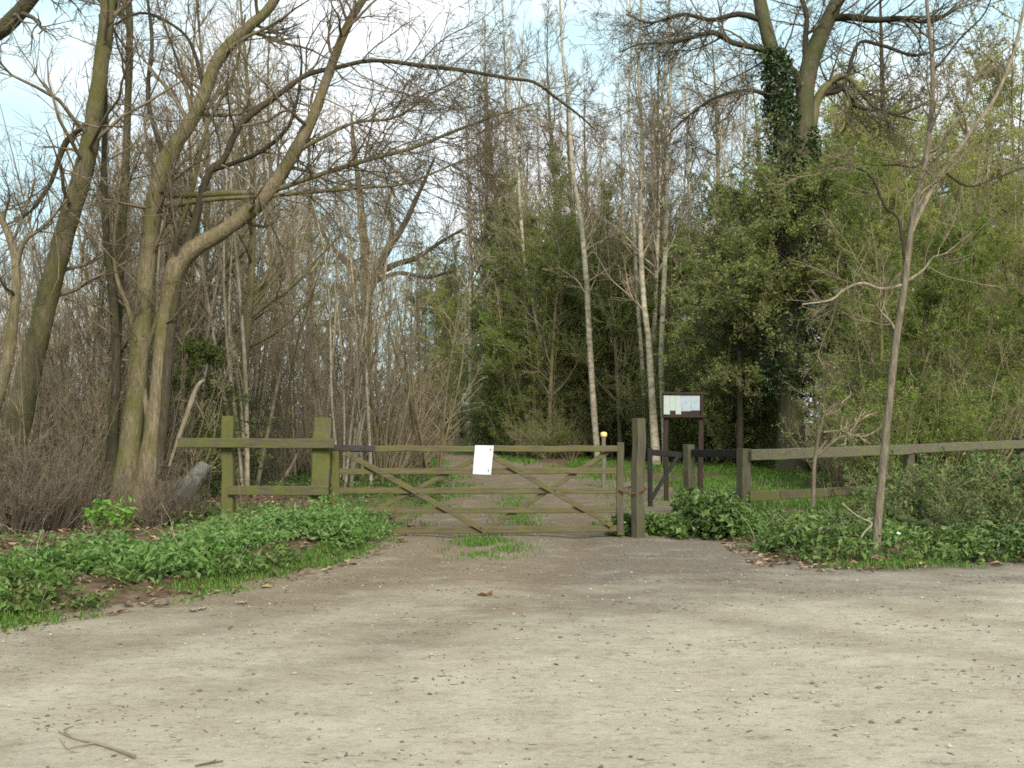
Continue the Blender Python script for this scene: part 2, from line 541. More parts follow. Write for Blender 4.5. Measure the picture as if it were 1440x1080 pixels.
def track_material():
    m, nt, out = new_mat('gravel_track')
    v = mapping(nt, (1, 1, 1))
    vs = mapping(nt, (.62, 1.0, 1))                                   # wheel-worn streaks run across the yard
    fine = math_node(nt, 'ADD', math_node(nt, 'MULTIPLY', noise(nt, v, 60, 5, .8), .55), math_node(nt, 'MULTIPLY', noise(nt, v, 19, 6, .8), .45))
    amp = math_node(nt, 'MULTIPLY_ADD', noise(nt, v, 1.7, 4, .6), 4.4)
    nt.nodes[-1].inputs[2].default_value = -.7
    fine = math_node(nt, 'MULTIPLY_ADD', math_node(nt, 'SUBTRACT', fine, .5), amp)
    nt.nodes[-1].inputs[2].default_value = .5
    mid = noise(nt, vs, 3.1, 9, .78)
    big = noise(nt, vs, .9, 5, .6)
    pale = ramp(nt, fine, [(.12, (.265, .22, .158)), (.5, (.40, .35, .264)), (.88, (.515, .465, .37))])
    brown = ramp(nt, fine, [(.25, (.105, .078, .052)), (.5, (.215, .167, .118)), (.75, (.33, .268, .198))])
    grey = ramp(nt, fine, [(.25, (.08, .065, .05)), (.5, (.165, .137, .108)), (.75, (.28, .24, .20))])
    # where the pale chalky surfacing ends and the trodden earth of the gateway begins
    sep = N(nt, 'ShaderNodeSeparateXYZ')
    tc = N(nt, 'ShaderNodeTexCoord')
    nt.links.new(tc.outputs['Object'], sep.inputs[0])
    yy = math_node(nt, 'ADD', sep.outputs[1], math_node(nt, 'MULTIPLY', sep.outputs[0], -.28))
    yn = math_node(nt, 'ADD', yy, math_node(nt, 'MULTIPLY', math_node(nt, 'SUBTRACT', big, .5), 7.0))
    earth = math_node(nt, 'MULTIPLY_ADD', yn, .32, True)
    nt.nodes[-1].inputs[2].default_value = -2.25
    gx = math_node(nt, 'MULTIPLY_ADD', math_node(nt, 'ADD', sep.outputs[0], math_node(nt, 'MULTIPLY', big, 1.5)), 1.1, True)
    nt.nodes[-1].inputs[2].default_value = -.9
    far = math_node(nt, 'MULTIPLY_ADD', sep.outputs[1], -.5, True)
    nt.nodes[-1].inputs[2].default_value = 7.6
    e_col = mixc(nt, math_node(nt, 'MULTIPLY', gx, far), brown, grey)
    past_gate = math_node(nt, 'MULTIPLY_ADD', sep.outputs[1], .5, True)  # track colour turns darker and browner from the gateway onward
    nt.nodes[-1].inputs[2].default_value = -6.6
    e_col = mixc(nt, math_node(nt, 'MULTIPLY', past_gate, .75), e_col, mixc(nt, .55, e_col, (.085, .066, .044)))
    c = mixc(nt, earth, pale, e_col)
    wh = N(nt, 'ShaderNodeAttribute', attribute_name='wheel')
    whf = math_node(nt, 'MULTIPLY', wh.outputs['Fac'], math_node(nt, 'ADD', mid, .25), True)
    c = mixc(nt, whf, c, mixc(nt, .6, c, (.16, .115, .075)))
    stain = ramp(nt, mid, [(.45, (0, 0, 0)), (.68, (1, 1, 1))])
    c = mixc(nt, stain, c, mixc(nt, .40, c, (.19, .13, .085)))
    st2 = ramp(nt, noise(nt, mapping(nt, (.45, 1.1, 1)), 15, 8, .85), [(.545, (0, 0, 0)), (.60, (.9, .9, .9))])
    c = mixc(nt, st2, c, mixc(nt, .6, c, (.11, .078, .05)))
    lightp = ramp(nt, noise(nt, vs, 2.6, 6, .7), [(.52, (0, 0, 0)), (.7, (.5, .5, .5))])
    c = mixc(nt, lightp, c, mixc(nt, .4, c, (.60, .57, .47)))
    b = N(nt, 'ShaderNodeBsdfPrincipled')
    b.inputs['Roughness'].default_value = .95
    b.inputs['Specular IOR Level'].default_value = .12
    nt.links.new(c, b.inputs['Base Color'])
    bp = N(nt, 'ShaderNodeBump')
    bp.inputs['Strength'].default_value = .7
    bp.inputs['Distance'].default_value = .018
    hsum = math_node(nt, 'ADD', fine, math_node(nt, 'MULTIPLY', mid, 1.6))
    nt.links.new(hsum, bp.inputs['Height'])
    nt.links.new(bp.outputs['Normal'], b.inputs['Normal'])
    nt.links.new(b.outputs[0], out.inputs[0])
    return m


link('ground', grid('ground', axis_lines(-16, 16, .14, 500), axis_lines(2, 52, .16, 500), gh, [ground_material()]), kind='structure')


def track_z(x, y):
    z = bumps(x * 1.3 + 9, y * 1.6 + 2) * .10 + bumps(x * 4, y * 7) * .05
    for r in (-.75, .95):                                             # wheel ruts through the gateway
        cx = r - .05 + np.interp(y, [8, 14, 24, 34, 46], [0, 0, .55, 0, -3.4])
        z = z - .035 * np.exp(-((x - cx) / .22) ** 2) * np.clip((y - 8) / 4, 0, 1)
    return z


track = link('track', grid('track', np.arange(-34, 34.1, .14), np.arange(-6, 70, .14), track_z, [track_material()], keep=lambda x, y: track_d(x, y) < .55), kind='structure')
co_ = np.empty(len(track.data.vertices) * 3, np.float32)              # where tyres have drawn brown earth out of the gateway over the pale yard
track.data.vertices.foreach_get('co', co_)
vx, vy = co_.reshape(-1, 3)[:, 0], co_.reshape(-1, 3)[:, 1]
wheel = np.zeros(len(vx))
for ys, xs, a_ in (([4, 6.5, 9, 11.5, 14, 20, 30], [-5.4, -3.2, -1.75, -1.0, -.8, -.5, -.9], .9), ([4, 6.5, 9, 11.5, 14, 20, 30], [-3.2, -1.2, .1, .75, .95, 1.3, .9], .9),
                   ([5, 7.5, 9.5, 11.5, 14], [5.6, 2.3, .5, -.4, -.75], .7), ([6, 8, 10, 12, 14], [6.6, 3.9, 2.1, 1.2, .95], .7)):
    wheel = np.maximum(wheel, a_ * np.exp(-((vx - np.interp(vy, ys, xs)) / (.2 + .03 * np.abs(vy - 14))) ** 2) * np.clip((vy - 4) / 3, .25, 1))
at = track.data.attributes.new('wheel', 'FLOAT', 'POINT')
at.data.foreach_set('value', wheel.astype(np.float32))

# ------------------------------------------------------------------ ground cover
def scatter(poly, n, rng, dmin=.05, dmax=1e9):
    poly = np.asarray(poly, float)
    lo, hi = poly.min(0), poly.max(0)
    out = []
    tot = 0
    while tot < n:
        q = rng.uniform(lo, hi, (n * 2, 2))
        ok = sdf_poly(q[:, 0], q[:, 1], poly) < 0
        q = q[ok]
        d = track_d(q[:, 0], q[:, 1])
        q = q[(d > dmin) & (d < dmax)]
        if not len(q):
            break
        out.append(q)
        tot += len(q)
    return np.concatenate(out)[:n]


def patchy(q, rng, lo=-.02, s=1.):
    b = bumps(q[:, 0] * 1.7 * s + 20, q[:, 1] * 1.7 * s - 4)
    return q[b + rng.normal(0, .03, len(q)) > lo]


def herb_leaves(g, q, per, rad, h, size, rng, slot, up=.5, wide=.5):
    n = len(q)
    hh = h * rng.uniform(.45, 1.15, n)
    z0 = gh(q[:, 0], q[:, 1])
    c = np.zeros((n, per, 3))
    th = rng.uniform(0, 6.28, (n, per))
    t = rng.uniform(0, 1, (n, per)) ** .7
    rr = rad * np.sqrt(rng.uniform(0, 1, (n, per))) * (1.15 - .5 * t)
    c[..., 0] = q[:, 0:1] + rr * np.cos(th)
    c[..., 1] = q[:, 1:2] + rr * np.sin(th)
    c[..., 2] = z0[:, None] + .02 + hh[:, None] * t
    add_leaves(g, c.reshape(-1, 3), size, rng, slot, up=up, wide=wide)


def blades(g, q, h, rng, slot=0, w=.006):
    n = len(q)
    z0 = gh(q[:, 0], q[:, 1]) - .01
    z0 = np.maximum(z0, np.where(track_d(q[:, 0], q[:, 1]) < .05, -.01, -1))
    th = rng.uniform(0, 6.28, n)
    lean = rng.uniform(.1, .7, n)
    hh = h * rng.uniform(.5, 1.2, n)
    b = np.stack([q[:, 0], q[:, 1], z0], -1)
    dx = np.stack([np.cos(th), np.sin(th), np.zeros(n)], -1)
    px_ = np.stack([-np.sin(th), np.cos(th), np.zeros(n)], -1) * w
    mid = b + dx * (lean * hh * .35)[:, None] + np.array([0, 0, 1.]) * (hh * .6)[:, None]
    tip = b + dx * (lean * hh)[:, None] + np.array([0, 0, 1.]) * (hh * .95)[:, None]
    v = np.stack([b - px_, b + px_, mid + px_ * .8, mid - px_ * .8, tip], 1).reshape(-1, 3)
    i = np.arange(n)[:, None] * 5
    g.add(v, i + np.array([[0, 1, 2, 3]]), slot, False)
    g.add(v, i + np.array([[3, 2, 4, 4]])[:, :3], slot, False)


rng = np.random.default_rng(21)
VERGE_L = [(-9.5, 2), (-1.4, 8.5), (-1.2, 14.3), (-2.4, 14.2), (-4.4, 13.9), (-5.4, 13.0), (-9.5, 12)]
g = Geo()
def fields(q, a, b):
    return np.sin(q[:, 0] * 2.3 + a) * np.sin(q[:, 1] * 1.9 + b) + .6 * np.sin(q[:, 0] * 5.1 - b) * np.sin(q[:, 1] * 4.3 + a) + rng.normal(0, .25, len(q))


q = scatter(VERGE_L, 7000, rng, .02)
tall = np.clip((12.3 - q[:, 1] + .12 * q[:, 0]) / 1.6, 0, 1)         # dies away into bare leaf mould below the trunks
edge = np.clip(track_d(q[:, 0], q[:, 1]) / .9, 0, 1)
keep = (fields(q, 1., 2.) > -.25 - .3 * edge) & ((tall + .25 * fields(q, 3., 3.) > .3) | (q[:, 0] > -3.6) & (fields(q, 5., 1.) > -.1)) & (edge + .35 * fields(q, 2., 6.) > .3)
q = q[keep]
lush = fields(q, 4., .5)
for sel, per, r_, h_, sz, slot in ((lush < -.15, 12, .12, .13, .055, 1), ((lush >= -.15) & (lush < .45), 17, .13, .2, .06, 0), (lush >= .45, 20, .16, .27, .07, 2)):
    herb_leaves(g, q[sel], per, r_, h_, sz, rng, slot, .5, .5)
q = scatter([(-2.9, 10.6), (-1.7, 11.6), (-1.5, 13.6), (-2.3, 13.5), (-4.0, 12.8), (-4.0, 11.6)], 330, rng, .25)
q = q[fields(q, .7, 2.) > -.3]
herb_leaves(g, q, 24, .15, .33, .06, rng, 2, .4, .32)
q = scatter([(-2.5, 12.6), (-1.5, 12.6), (-1.5, 14.6), (-2.5, 14.6)], 90, rng, -.02)
herb_leaves(g, q, 26, .15, .42, .06, rng, 2, .3, .28)
link('nettle_bed', g.mesh('nettle_bed', ['leaf_nettle', 'leaf_bramble', 'leaf_fresh']), kind='stuff', label='bright green nettles and herbs on the verge by the left fence')

g = Geo()
q = scatter([(-2.5, 14.2), (-1.3, 14.2), (-1.1, 22), (-2, 32), (-16, 34), (-12, 14.5), (-4.6, 14.4)], 4200, rng, .15)
q = patchy(q, rng, -.03, .8)
herb_leaves(g, q, 14, .16, .22, .065, rng, 0, .6, .5)
link('woodland_herbs', g.mesh('woodland_herbs', ['leaf_bramble']), kind='stuff', label='low green herbs on the wood floor behind the left fence')

g = Geo()
q = np.concatenate([scatter([(-9, 3), (-3.4, 7.4), (-2.4, 9.4), (-1.6, 12), (-1.4, 14.4), (-2.6, 14.4), (-2.7, 11), (-4.6, 9), (-9, 6)], 15000, rng, -.05, .5),
                    scatter([(-2.7, 14.4), (-1.3, 14.4), (-.9, 23), (-1.4, 30), (-5, 36), (-4, 26), (-3, 18)], 15000, rng, -.02, 2.2)])
q = q[fields(q, 2.6, 1.1) > -.05]
blades(g, q, .075, rng)
q = scatter([(-6, 4.6), (-3.3, 7.4), (-2.3, 9.4), (-1.5, 11.8), (-1.3, 14.4), (-2.6, 14.4), (-3, 11), (-5, 8.4)], 2600, rng, -.2, .1)
q = q[fields(q, .4, 3.1) > .35]
blades(g, q, .05, rng)
q = rng.normal(0, 1, (2600, 2)) * np.array([.24, .55]) + np.array([-.28, 12.9])
q = q[fields(q * 1.6, .3, 1.) > -.2]
blades(g, q[(q[:, 1] > 11.6)], .07, rng)
q = rng.normal(0, 1, (2400, 2)) * np.array([.2, 2.2]) + np.array([.1, 18.])
blades(g, q[(q[:, 1] > 14.2)], .06, rng)
q = scatter([(2.3, 15.5), (3.4, 15.5), (8, 19), (12, 22), (12, 32), (3.5, 40), (.3, 44), (-1.2, 50), (-3, 56), (-1, 60), (3, 44), (1.7, 34), (2.4, 27), (3.8, 24)], 42000, rng, .0)
blades(g, patchy(q, rng, -.03), .14, rng, 0, .011)
q = scatter([(3.0, 11), (9, 10.8), (12, 11), (12, 12.2), (3.4, 12)], 9000, rng, -.3, .5)
q = q[fields(q, 1.4, 2.1) > .1]
blades(g, q, .075, rng)
q = scatter([(-6.4, 5), (-5, 5), (-3.4, 8), (-3.9, 8.6), (-6.4, 6.8)], 4200, rng, -.1, .55)
q = q[fields(q, .2, .1) > -.1]
blades(g, q, .08, rng)
q = rng.uniform([-3, 15], [3.4, 36], (16000, 2))
d_ = track_d(q[:, 0], q[:, 1])
blades(g, q[(d_ < .2) & (d_ > -.12 - .5 * np.clip(fields(q, .9, 1.7), 0, 1))], .1, rng, 0, .009)
q = rng.uniform([-9, 36], [1, 62], (14000, 2))
q = q[(track_d(q[:, 0], q[:, 1]) < .6) & ((track_d(q[:, 0], q[:, 1]) > -.75) | (q[:, 1] > 47))]
blades(g, q, .2, rng, 0, .016)
link('grass', g.mesh('grass', ['grass']), kind='stuff')

g = Geo()
q = scatter([(1.45, 13.4), (2.2, 13.6), (2.6, 14.8), (1.9, 14.9), (1.4, 14.3)], 230, rng, -.35)
herb_leaves(g, q, 24, .14, .26, .07, rng, 0, .6, .6)
q = scatter([(2.2, 14.5), (3.0, 11.2), (4.2, 11.3), (6.4, 11.5), (13, 12), (13, 15), (6, 14.6), (3.6, 15.8), (2.7, 16.8)], 2600, rng, .08)
q = q[fields(q, 2., 5.) > -.6]
lush = fields(q, 7., 1.)
for sel, per, h_, sz, slot in ((lush < -.15, 18, .2, .07, 0), ((lush >= -.15) & (lush < .45), 18, .2, .07, 1), (lush >= .45, 18, .19, .05, 2)):
    herb_leaves(g, q[sel], per, .2, h_, sz, rng, slot, .6, .55)
q = scatter([(2.45, 15.4), (2.6, 13.6), (3.0, 13.4), (3.15, 15.2), (2.75, 16.4)], 300, rng, .05)
herb_leaves(g, q, 28, .22, .5, .075, rng, 0, .5, .6)
link('ivy_ground_cover', g.mesh('ivy_ground_cover', ['leaf_ivy', 'leaf_bramble', 'leaf_nettle']), kind='stuff', label='dark green ivy and bramble leaves on the bank below the right fence')

g = Geo()
q = np.concatenate([scatter([(-12, 5), (-1, 8), (-1, 14.6), (-6, 24), (-16, 24), (-12, 10)], 9000, rng, -.25), scatter([(2.2, 10.8), (6, 11), (14, 11.4), (14, 20), (3, 17)], 2600, rng, -.12),
                    scatter([(2.6, 10.7), (4.6, 10.9), (4.6, 12.2), (2.7, 13.2)], 420, rng, -.45), scatter([(-4.4, 12.8), (-2.4, 13.2), (-2.4, 15), (-4.6, 15.2)], 1500, rng, .1)])
c = np.stack([q[:, 0], q[:, 1], np.maximum(gh(q[:, 0], q[:, 1]), .0) + .015], -1)
add_leaves(g, c, .075, rng, 0, up=2.5, wide=.6)
q = rng.uniform([-9, 3.4], [9, 15], (5200, 2))
q = q[(track_d(q[:, 0], q[:, 1]) < -.1) & (fields(q * np.array([.7, 1.6]), 1.3, .4) > .75)]
add_leaves(g, np.stack([q[:, 0], q[:, 1], track_z(q[:, 0], q[:, 1]) + .007], -1), .026, rng, 0, up=2.5, wide=.5, sizej=.5)
link('fallen_leaves', g.mesh('fallen_leaves', ['leaf_dead']), kind='stuff')

g = Geo()
q = np.concatenate([scatter(VERGE_L, 150, rng, .1), scatter([(2.4, 14.5), (3.0, 11.3), (6.4, 11.6), (13, 12), (13, 15), (3.6, 15.8)], 190, rng, .1)])
n = len(q)
th, le = rng.uniform(0, 6.28, n), rng.uniform(.2, .75, n)
el = rng.uniform(.15, 1.3, n)
t_ = np.linspace(0, 1, 5)[None, :, None]
dv = np.stack([np.cos(th) * np.cos(el), np.sin(th) * np.cos(el), np.sin(el)], -1) * le[:, None]
b0 = np.stack([q[:, 0], q[:, 1], gh(q[:, 0], q[:, 1])], -1)
pp = b0[:, None] + dv[:, None] * t_ + rng.normal(0, .012, (n, 5, 3))
add_tubes(g, pp, np.linspace(.0045, .002, 5)[None] * rng.uniform(.6, 1.4, (n, 1)), 4)
link('dead_stems', g.mesh('dead_stems', ['bark_pale']), kind='stuff', label='pale dead stems standing and lying among the verge plants')

g = Geo()                                                             # bark crumbs and twig ends trodden into the yard
q = rng.uniform([-9, 3.4], [9.5, 13.5], (16000, 2))
q = q[(track_d(q[:, 0], q[:, 1]) < -.05) & (fields(q * np.array([.8, 2.1]), 2.2, 1.4) > .6)][:2600]
n = len(q)
th, le = rng.normal(0, .7, n), rng.uniform(.008, .05, n) * rng.uniform(.4, 1.3, n)
t_ = np.linspace(-.5, .5, 3)[None, :, None]
b0 = np.stack([q[:, 0], q[:, 1], track_z(q[:, 0], q[:, 1]) + .003], -1)
pp = b0[:, None] + np.stack([np.cos(th) * le, np.sin(th) * le, 0 * th], -1)[:, None] * t_ + rng.normal(0, .002, (n, 3, 3))
add_tubes(g, pp, np.array([[.0012, .0026, .001]]) * rng.uniform(.5, 1.5, (n, 1)), 4)
link('twig_litter', g.mesh('twig_litter', ['bark_umber']), kind='stuff')

g = Geo()                                                             # loose stones: squashed octahedra
n = 7000
q = np.concatenate([rng.uniform([-8, 3.2], [9, 15], (n, 2)), rng.uniform([-2, 14], [2.4, 26], (900, 2))])
q = q[track_d(q[:, 0], q[:, 1]) < .15]
n = len(q)
s = (.007 + .011 * rng.uniform(0, 1, n) ** 4) * rng.uniform(.7, 1.3, n)
ctr = np.stack([q[:, 0], q[:, 1], np.maximum(track_z(q[:, 0], q[:, 1]), gh(q[:, 0], q[:, 1])) + s * .25], -1)
oct_ = np.array([(1, 0, 0), (0, 1, 0), (-1, 0, 0), (0, -1, 0), (0, 0, .6), (0, 0, -.6)], float)
v = oct_[None] * s[:, None, None] * rng.uniform(.6, 1.3, (n, 6, 1))
a = rng.uniform(0, 6.28, n)
ca, sa = np.cos(a)[:, None], np.sin(a)[:, None]
v = np.stack([v[..., 0] * ca - v[..., 1] * sa, v[..., 0] * sa + v[..., 1] * ca, v[..., 2]], -1) + ctr[:, None]
tri = np.array([(0, 1, 4), (1, 2, 4), (2, 3, 4), (3, 0, 4), (1, 0, 5), (2, 1, 5), (3, 2, 5), (0, 3, 5)])
g.add(v.reshape(-1, 3), (np.arange(n)[:, None, None] * 6 + tri).reshape(-1, 3), 0, False)
link('gravel', g.mesh('gravel', ['stone']), kind='stuff')

# ------------------------------------------------------------------ timber
BR = np.random.default_rng(99)


def beam_mesh(d, w, h, roll, bev, taper):
    """a sawn bar along d: chamfered section, many rings, slightly bowed and worn"""
    L = d.length
    n = max(3, int(L / .12))
    z = d.normalized()
    up = Vector((0, 1, 0)) if abs(z.z) > .7 else Vector((0, 0, 1))
    x = up.cross(z).normalized()
    y = z.cross(x)
    x, y = x * math.cos(roll) + y * math.sin(roll), y * math.cos(roll) - x * math.sin(roll)
    a, b = w / 2, h / 2
    c = min(bev, a * .45, b * .45)
    sec = np.array([(a, -b + c), (a, b - c), (a - c, b), (-a + c, b), (-a, b - c), (-a, -b + c), (-a + c, -b), (a - c, -b)])
    t = np.linspace(0, 1, n)
    big = min(.006, .05 * min(w, h)) if L > .5 else 0
    ph = BR.uniform(0, 6.28, 4)
    ox = big * (np.sin(t * 5 * L + ph[0]) + .6 * np.sin(t * 11 * L + ph[1]))
    oy = big * (np.sin(t * 4 * L + ph[2]) + .6 * np.sin(t * 13 * L + ph[3]))
    wear = 1 + BR.normal(0, .02 if L > .5 else 0, (n, 8, 1))
    k = (1 + (taper - 1) * t)[:, None, None]
    q = sec[None] * k * wear
    X, Y, Z = (np.array(v_) for v_ in (x, y, z))
    v = (Z * (t * L)[:, None])[:, None] + (q[..., 0] + ox[:, None])[..., None] * X + (q[..., 1] + oy[:, None])[..., None] * Y
    g_ = Geo()
    i_ = (np.arange(n - 1) * 8)[:, None]
    e = np.arange(8)[None]
    e2 = (e + 1) % 8
    g_.add(v, np.stack(np.broadcast_arrays(i_ + e, i_ + e2, i_ + 8 + e2, i_ + 8 + e), -1).reshape(-1, 4), 0, False)
    g_.add(v[-1], [list(range(8))], 0, False)
    g_.add(v[0], [list(range(7, -1, -1))], 0, False)
    return g_


def beam(name, p0, p1, w, h, mat, parent, roll=0., bev=.008, taper=1., label=None):
    """own object with its origin at the bar's start and its local X (rails) or Z (posts) along the grain"""
    p0, p1 = Vector(p0), Vector(p1)
    me = beam_mesh(p1 - p0, w, h, roll, bev, taper).mesh(name, [])
    me.materials.append(M[mat])
    return link(name, me, parent, p0, label=label)


GY = 13.96
# gate (rails run in X; w is thickness front-to-back, h is the rail's depth in Z)
def zpx(py, Y=GY):
    return CH + (HY - py) * Y / F


gx0, gx1 = PX(470, GY), PX(873, GY)
gate = thing('field_gate', 'closed mossy five bar wooden field gate with crossed braces across the track', 'gate', (gx0, GY, 0))
inv = Vector((-gx0, -GY, 0))
def G(px, py, dy=0.):
    return Vector(P(px, py, GY)) + Vector((0, dy, 0)) + inv


for i, (ya, yb, hh) in enumerate([(631, 631, .10), (663, 662, .082), (690, 690, .082), (718, 717, .082), (747, 743, .09)]):
    beam('rail', G(474, ya), G(872, yb), .082 if i == 0 else hh, .085 if i == 0 else .028, 'gate_wood', gate, math.pi / 2 if i else math.pi / 2)
for a, b in (((488, 637), (684, 747)), ((686, 637), (860, 738))):
    beam('brace', G(*a, -.045), G(*b, -.045), .075, .028, 'gate_wood', gate, math.pi / 2)
for a, b in (((664, 648), (492, 735)), ((858, 634), (690, 742))):
    beam('brace', G(*a, .045), G(*b, .045), .065, .028, 'gate_wood', gate, math.pi / 2)
beam('stile', G(472, 757), G(472, 627), .10, .085, 'moss_post', gate, label='thick hinge stile at the left end of the gate')
beam('stile', G(872, 752), G(872, 622), .09, .085, 'dull_post', gate, label='closing stile at the right end of the gate')
beam('hinge_strap', G(466, 629, -.052), G(528, 631, -.052), .075, .012, 'black_iron', gate, math.pi / 2, .003)

for bx_, by_, dy_ in ((496, 641, -.062), (676, 742, -.062), (694, 644, -.062), (852, 733, -.062), (588, 693, -.062), (780, 690, -.062), (482, 629, -.06), (514, 630.5, -.06)):
    beam('bolt', G(bx_, by_, dy_ - .006), G(bx_, by_, dy_ + .012), .024, .024, 'black_iron', gate, 0, .008)


def post(name, label, px, Y, pytop, w, mat, rot=0., lean=0., group=None, bury=.3, taper=1.):
    x = PX(px, Y)
    z0 = gz(x, Y)
    zt = CH + (HY - pytop) * Y / F
    o = thing(name, label, 'post', (x, Y, z0), rot, 1, group)
    beam('shaft', (0, 0, -bury), (lean, 0, zt - z0), w, w * .95, mat, o, 0, .015, taper)
    return o


post('gate_post', 'thick bright mossy post carrying the gate and the end of the left fence', 446, 13.86, 587, .25, 'moss_post', .05, .09, taper=.93)
post('gate_post', 'dark weathered post where the gate closes beside the kissing gate', 896.5, 13.9, 588, .145, 'dull_post', math.radians(38), .02)

# left fence: one post of its own, two rails nailed to its front, upper one runs on past it to a free end
fx = PX(321, 13.9)
fl = thing('post_and_rail_fence', 'short mossy two rail fence left of the gate with one free rail end', 'fence', (fx, 13.9, 0))
fz = Vector((-fx, -13.9, 0))
def FP(px, py, Y):
    return Vector(P(px, py, Y)) + fz


beam('post', FP(320, 790, 13.9), FP(321.5, 585, 13.9), .165, .15, 'moss_post', fl, 0, .014, .95)
beam('rail', FP(250, 622.5, 13.76), FP(470, 624, 13.66), .13, .045, 'moss_rail', fl, math.pi / 2)
beam('rail', FP(321, 690, 13.78), FP(462, 690, 13.66), .125, .045, 'moss_rail', fl, math.pi / 2)

# kissing gate leaf
kx, ky = PX(914, 14.6), 14.6
kg = thing('kissing_gate', 'small dark kissing gate leaf with diagonal brace beside the right gate post', 'gate', (kx, ky, gz(kx, ky)))
kv = Vector((-kx, -ky, -gz(kx, ky)))
def KP(px, py, Y):
    return Vector(P(px, py, Y)) + kv


beam('upright', KP(914, 712, 14.6), KP(914, 630, 14.6), .065, .07, 'dark_wood', kg)
beam('rail', KP(914, 636, 14.6), KP(957, 640, 15.0), .085, .05, 'dark_wood', kg, math.pi / 2)
beam('brace', KP(916, 702, 14.62), KP(952, 643, 14.93), .075, .05, 'dark_wood', kg, math.pi / 2)

# kissing-gate side panel
ax, ay = PX(969, 16.8), 16.8
sp = thing('post_and_rail_fence', 'short dark two rail panel with two posts joining kissing gate to long fence', 'fence', (ax, ay, 0))
sv = Vector((-ax, -ay, 0))
def SP(px, py, Y):
    return Vector(P(px, py, Y)) + sv


beam('post', SP(969, 730, 16.8), SP(969, 625, 16.8), .15, .14, 'dull_post', sp, math.radians(35), .012)
beam('post', SP(1046, 760, 15.5), SP(1046, 631, 15.5), .165, .16, 'dull_post', sp, math.radians(28), .012)
beam('rail', SP(974, 637, 16.72), SP(1040, 637.5, 15.6), .12, .045, 'dark_wood', sp, math.pi / 2)
beam('rail', SP(974, 690, 16.72), SP(1040, 699, 15.6), .12, .045, 'dull_post', sp, math.pi / 2)

# long right fence
rx, ry = PX(1050, 15.45), 15.45
rf = thing('post_and_rail_fence', 'long pale mossy two rail fence running right behind the slim tree', 'fence', (rx, ry, 0))
rv_ = Vector((-rx, -ry, 0))
def RP(px, py, Y):
    return Vector(P(px, py, Y)) + rv_


beam('rail', RP(1056, 640, 15.4), RP(1282, 632, 17.25), .165, .045, 'dull_rail', rf, math.pi / 2)
beam('rail', RP(1281, 631, 17.3), RP(1620, 617, 20.6), .15, .045, 'dull_rail', rf, math.pi / 2)
beam('rail', RP(1054, 698, 15.4), RP(1095, 696.5, 15.72), .15, .045, 'moss_post', rf, math.pi / 2, label='short mossy length of lower rail, coloured brighter as if sunlit')  # brighter, mossier material paints in the light falling on this length
beam('rail', RP(1096, 696, 15.75), RP(1282, 686, 17.28), .14, .045, 'moss_rail', rf, math.pi / 2)
beam('rail', RP(1284, 686, 17.3), RP(1620, 668, 20.6), .14, .045, 'moss_rail', rf, math.pi / 2)
beam('post', RP(1278, 760, 17.4), RP(1278, 626, 17.4), .15, .14, 'dull_post', rf, .2, .012)
beam('post', RP(1436, 740, 18.9), RP(1436, 616, 18.9), .15, .14, 'dull_post', rf, .2, .012)
beam('post', RP(1600, 740, 20.5), RP(1600, 610, 20.5), .15, .14, 'dull_post', rf, .2, .012)

# paper sign on the gate: a curled sheet
g = Geo()
cs = [P(668.5, 626, GY), P(694.5, 626.5, GY), P(690.5, 667, GY), P(665, 666, GY)]
c0 = np.array(cs)
nu, nv_ = 9, 12
vv = []
for j in range(nv_):
    for i in range(nu):
        u_, v2_ = i / (nu - 1), j / (nv_ - 1)
        p = (c0[0] * (1 - u_) + c0[1] * u_) * (1 - v2_) + (c0[3] * (1 - u_) + c0[2] * u_) * v2_
        p = p + np.array([0, -.066 - .022 * math.sin(3.1 * u_) * v2_ - .01 * v2_, 0])
        vv.append(p)
vv = np.array(vv)
i = (np.arange(nv_ - 1) * nu)[:, None] + np.arange(nu - 1)[None]
qf = np.stack([i, i + nu, i + nu + 1, i + 1], -1).reshape(-1, 4)
org = vv.mean(0)
sg = thing('paper_notice', 'plain white paper notice fixed to the top rail of the gate', 'notice', tuple(org))
g.add(vv - org, qf, 0)
g.add(vv - org + np.array([0, .003, 0]), qf[:, ::-1], 0)
link('sheet', g.mesh('sheet', ['paper']), sg)
g = Geo()                                                             # faint lines of print too small to read, and two pins
def on_sheet(u_, v2_):
    p = (c0[0] * (1 - u_) + c0[1] * u_) * (1 - v2_) + (c0[3] * (1 - u_) + c0[2] * u_) * v2_
    return p + np.array([0, -.0685 - .022 * math.sin(3.1 * u_) * v2_ - .01 * v2_, 0]) - org


for uu, vv2 in ((.84, .14), (.84, .86)):
    g2 = Geo()
    c_ = on_sheet(uu, vv2)
    ang = np.arange(8) * math.pi / 4
    ring = np.stack([c_[0] + .013 * np.cos(ang), np.full(8, c_[1] - .003), c_[2] + .013 * np.sin(ang)], -1)
    g2.add(np.vstack([ring, ring + np.array([0, .006, 0])]), [[7, 6, 5, 4, 3, 2, 1, 0]], 0, False)
    g2.add(np.vstack([ring, ring + np.array([0, .006, 0])]), [[k, (k + 1) % 8, (k + 1) % 8 + 8, k + 8] for k in range(8)], 0, False)
    link('drawing_pin', g2.mesh('drawing_pin', ['ink']), sg)

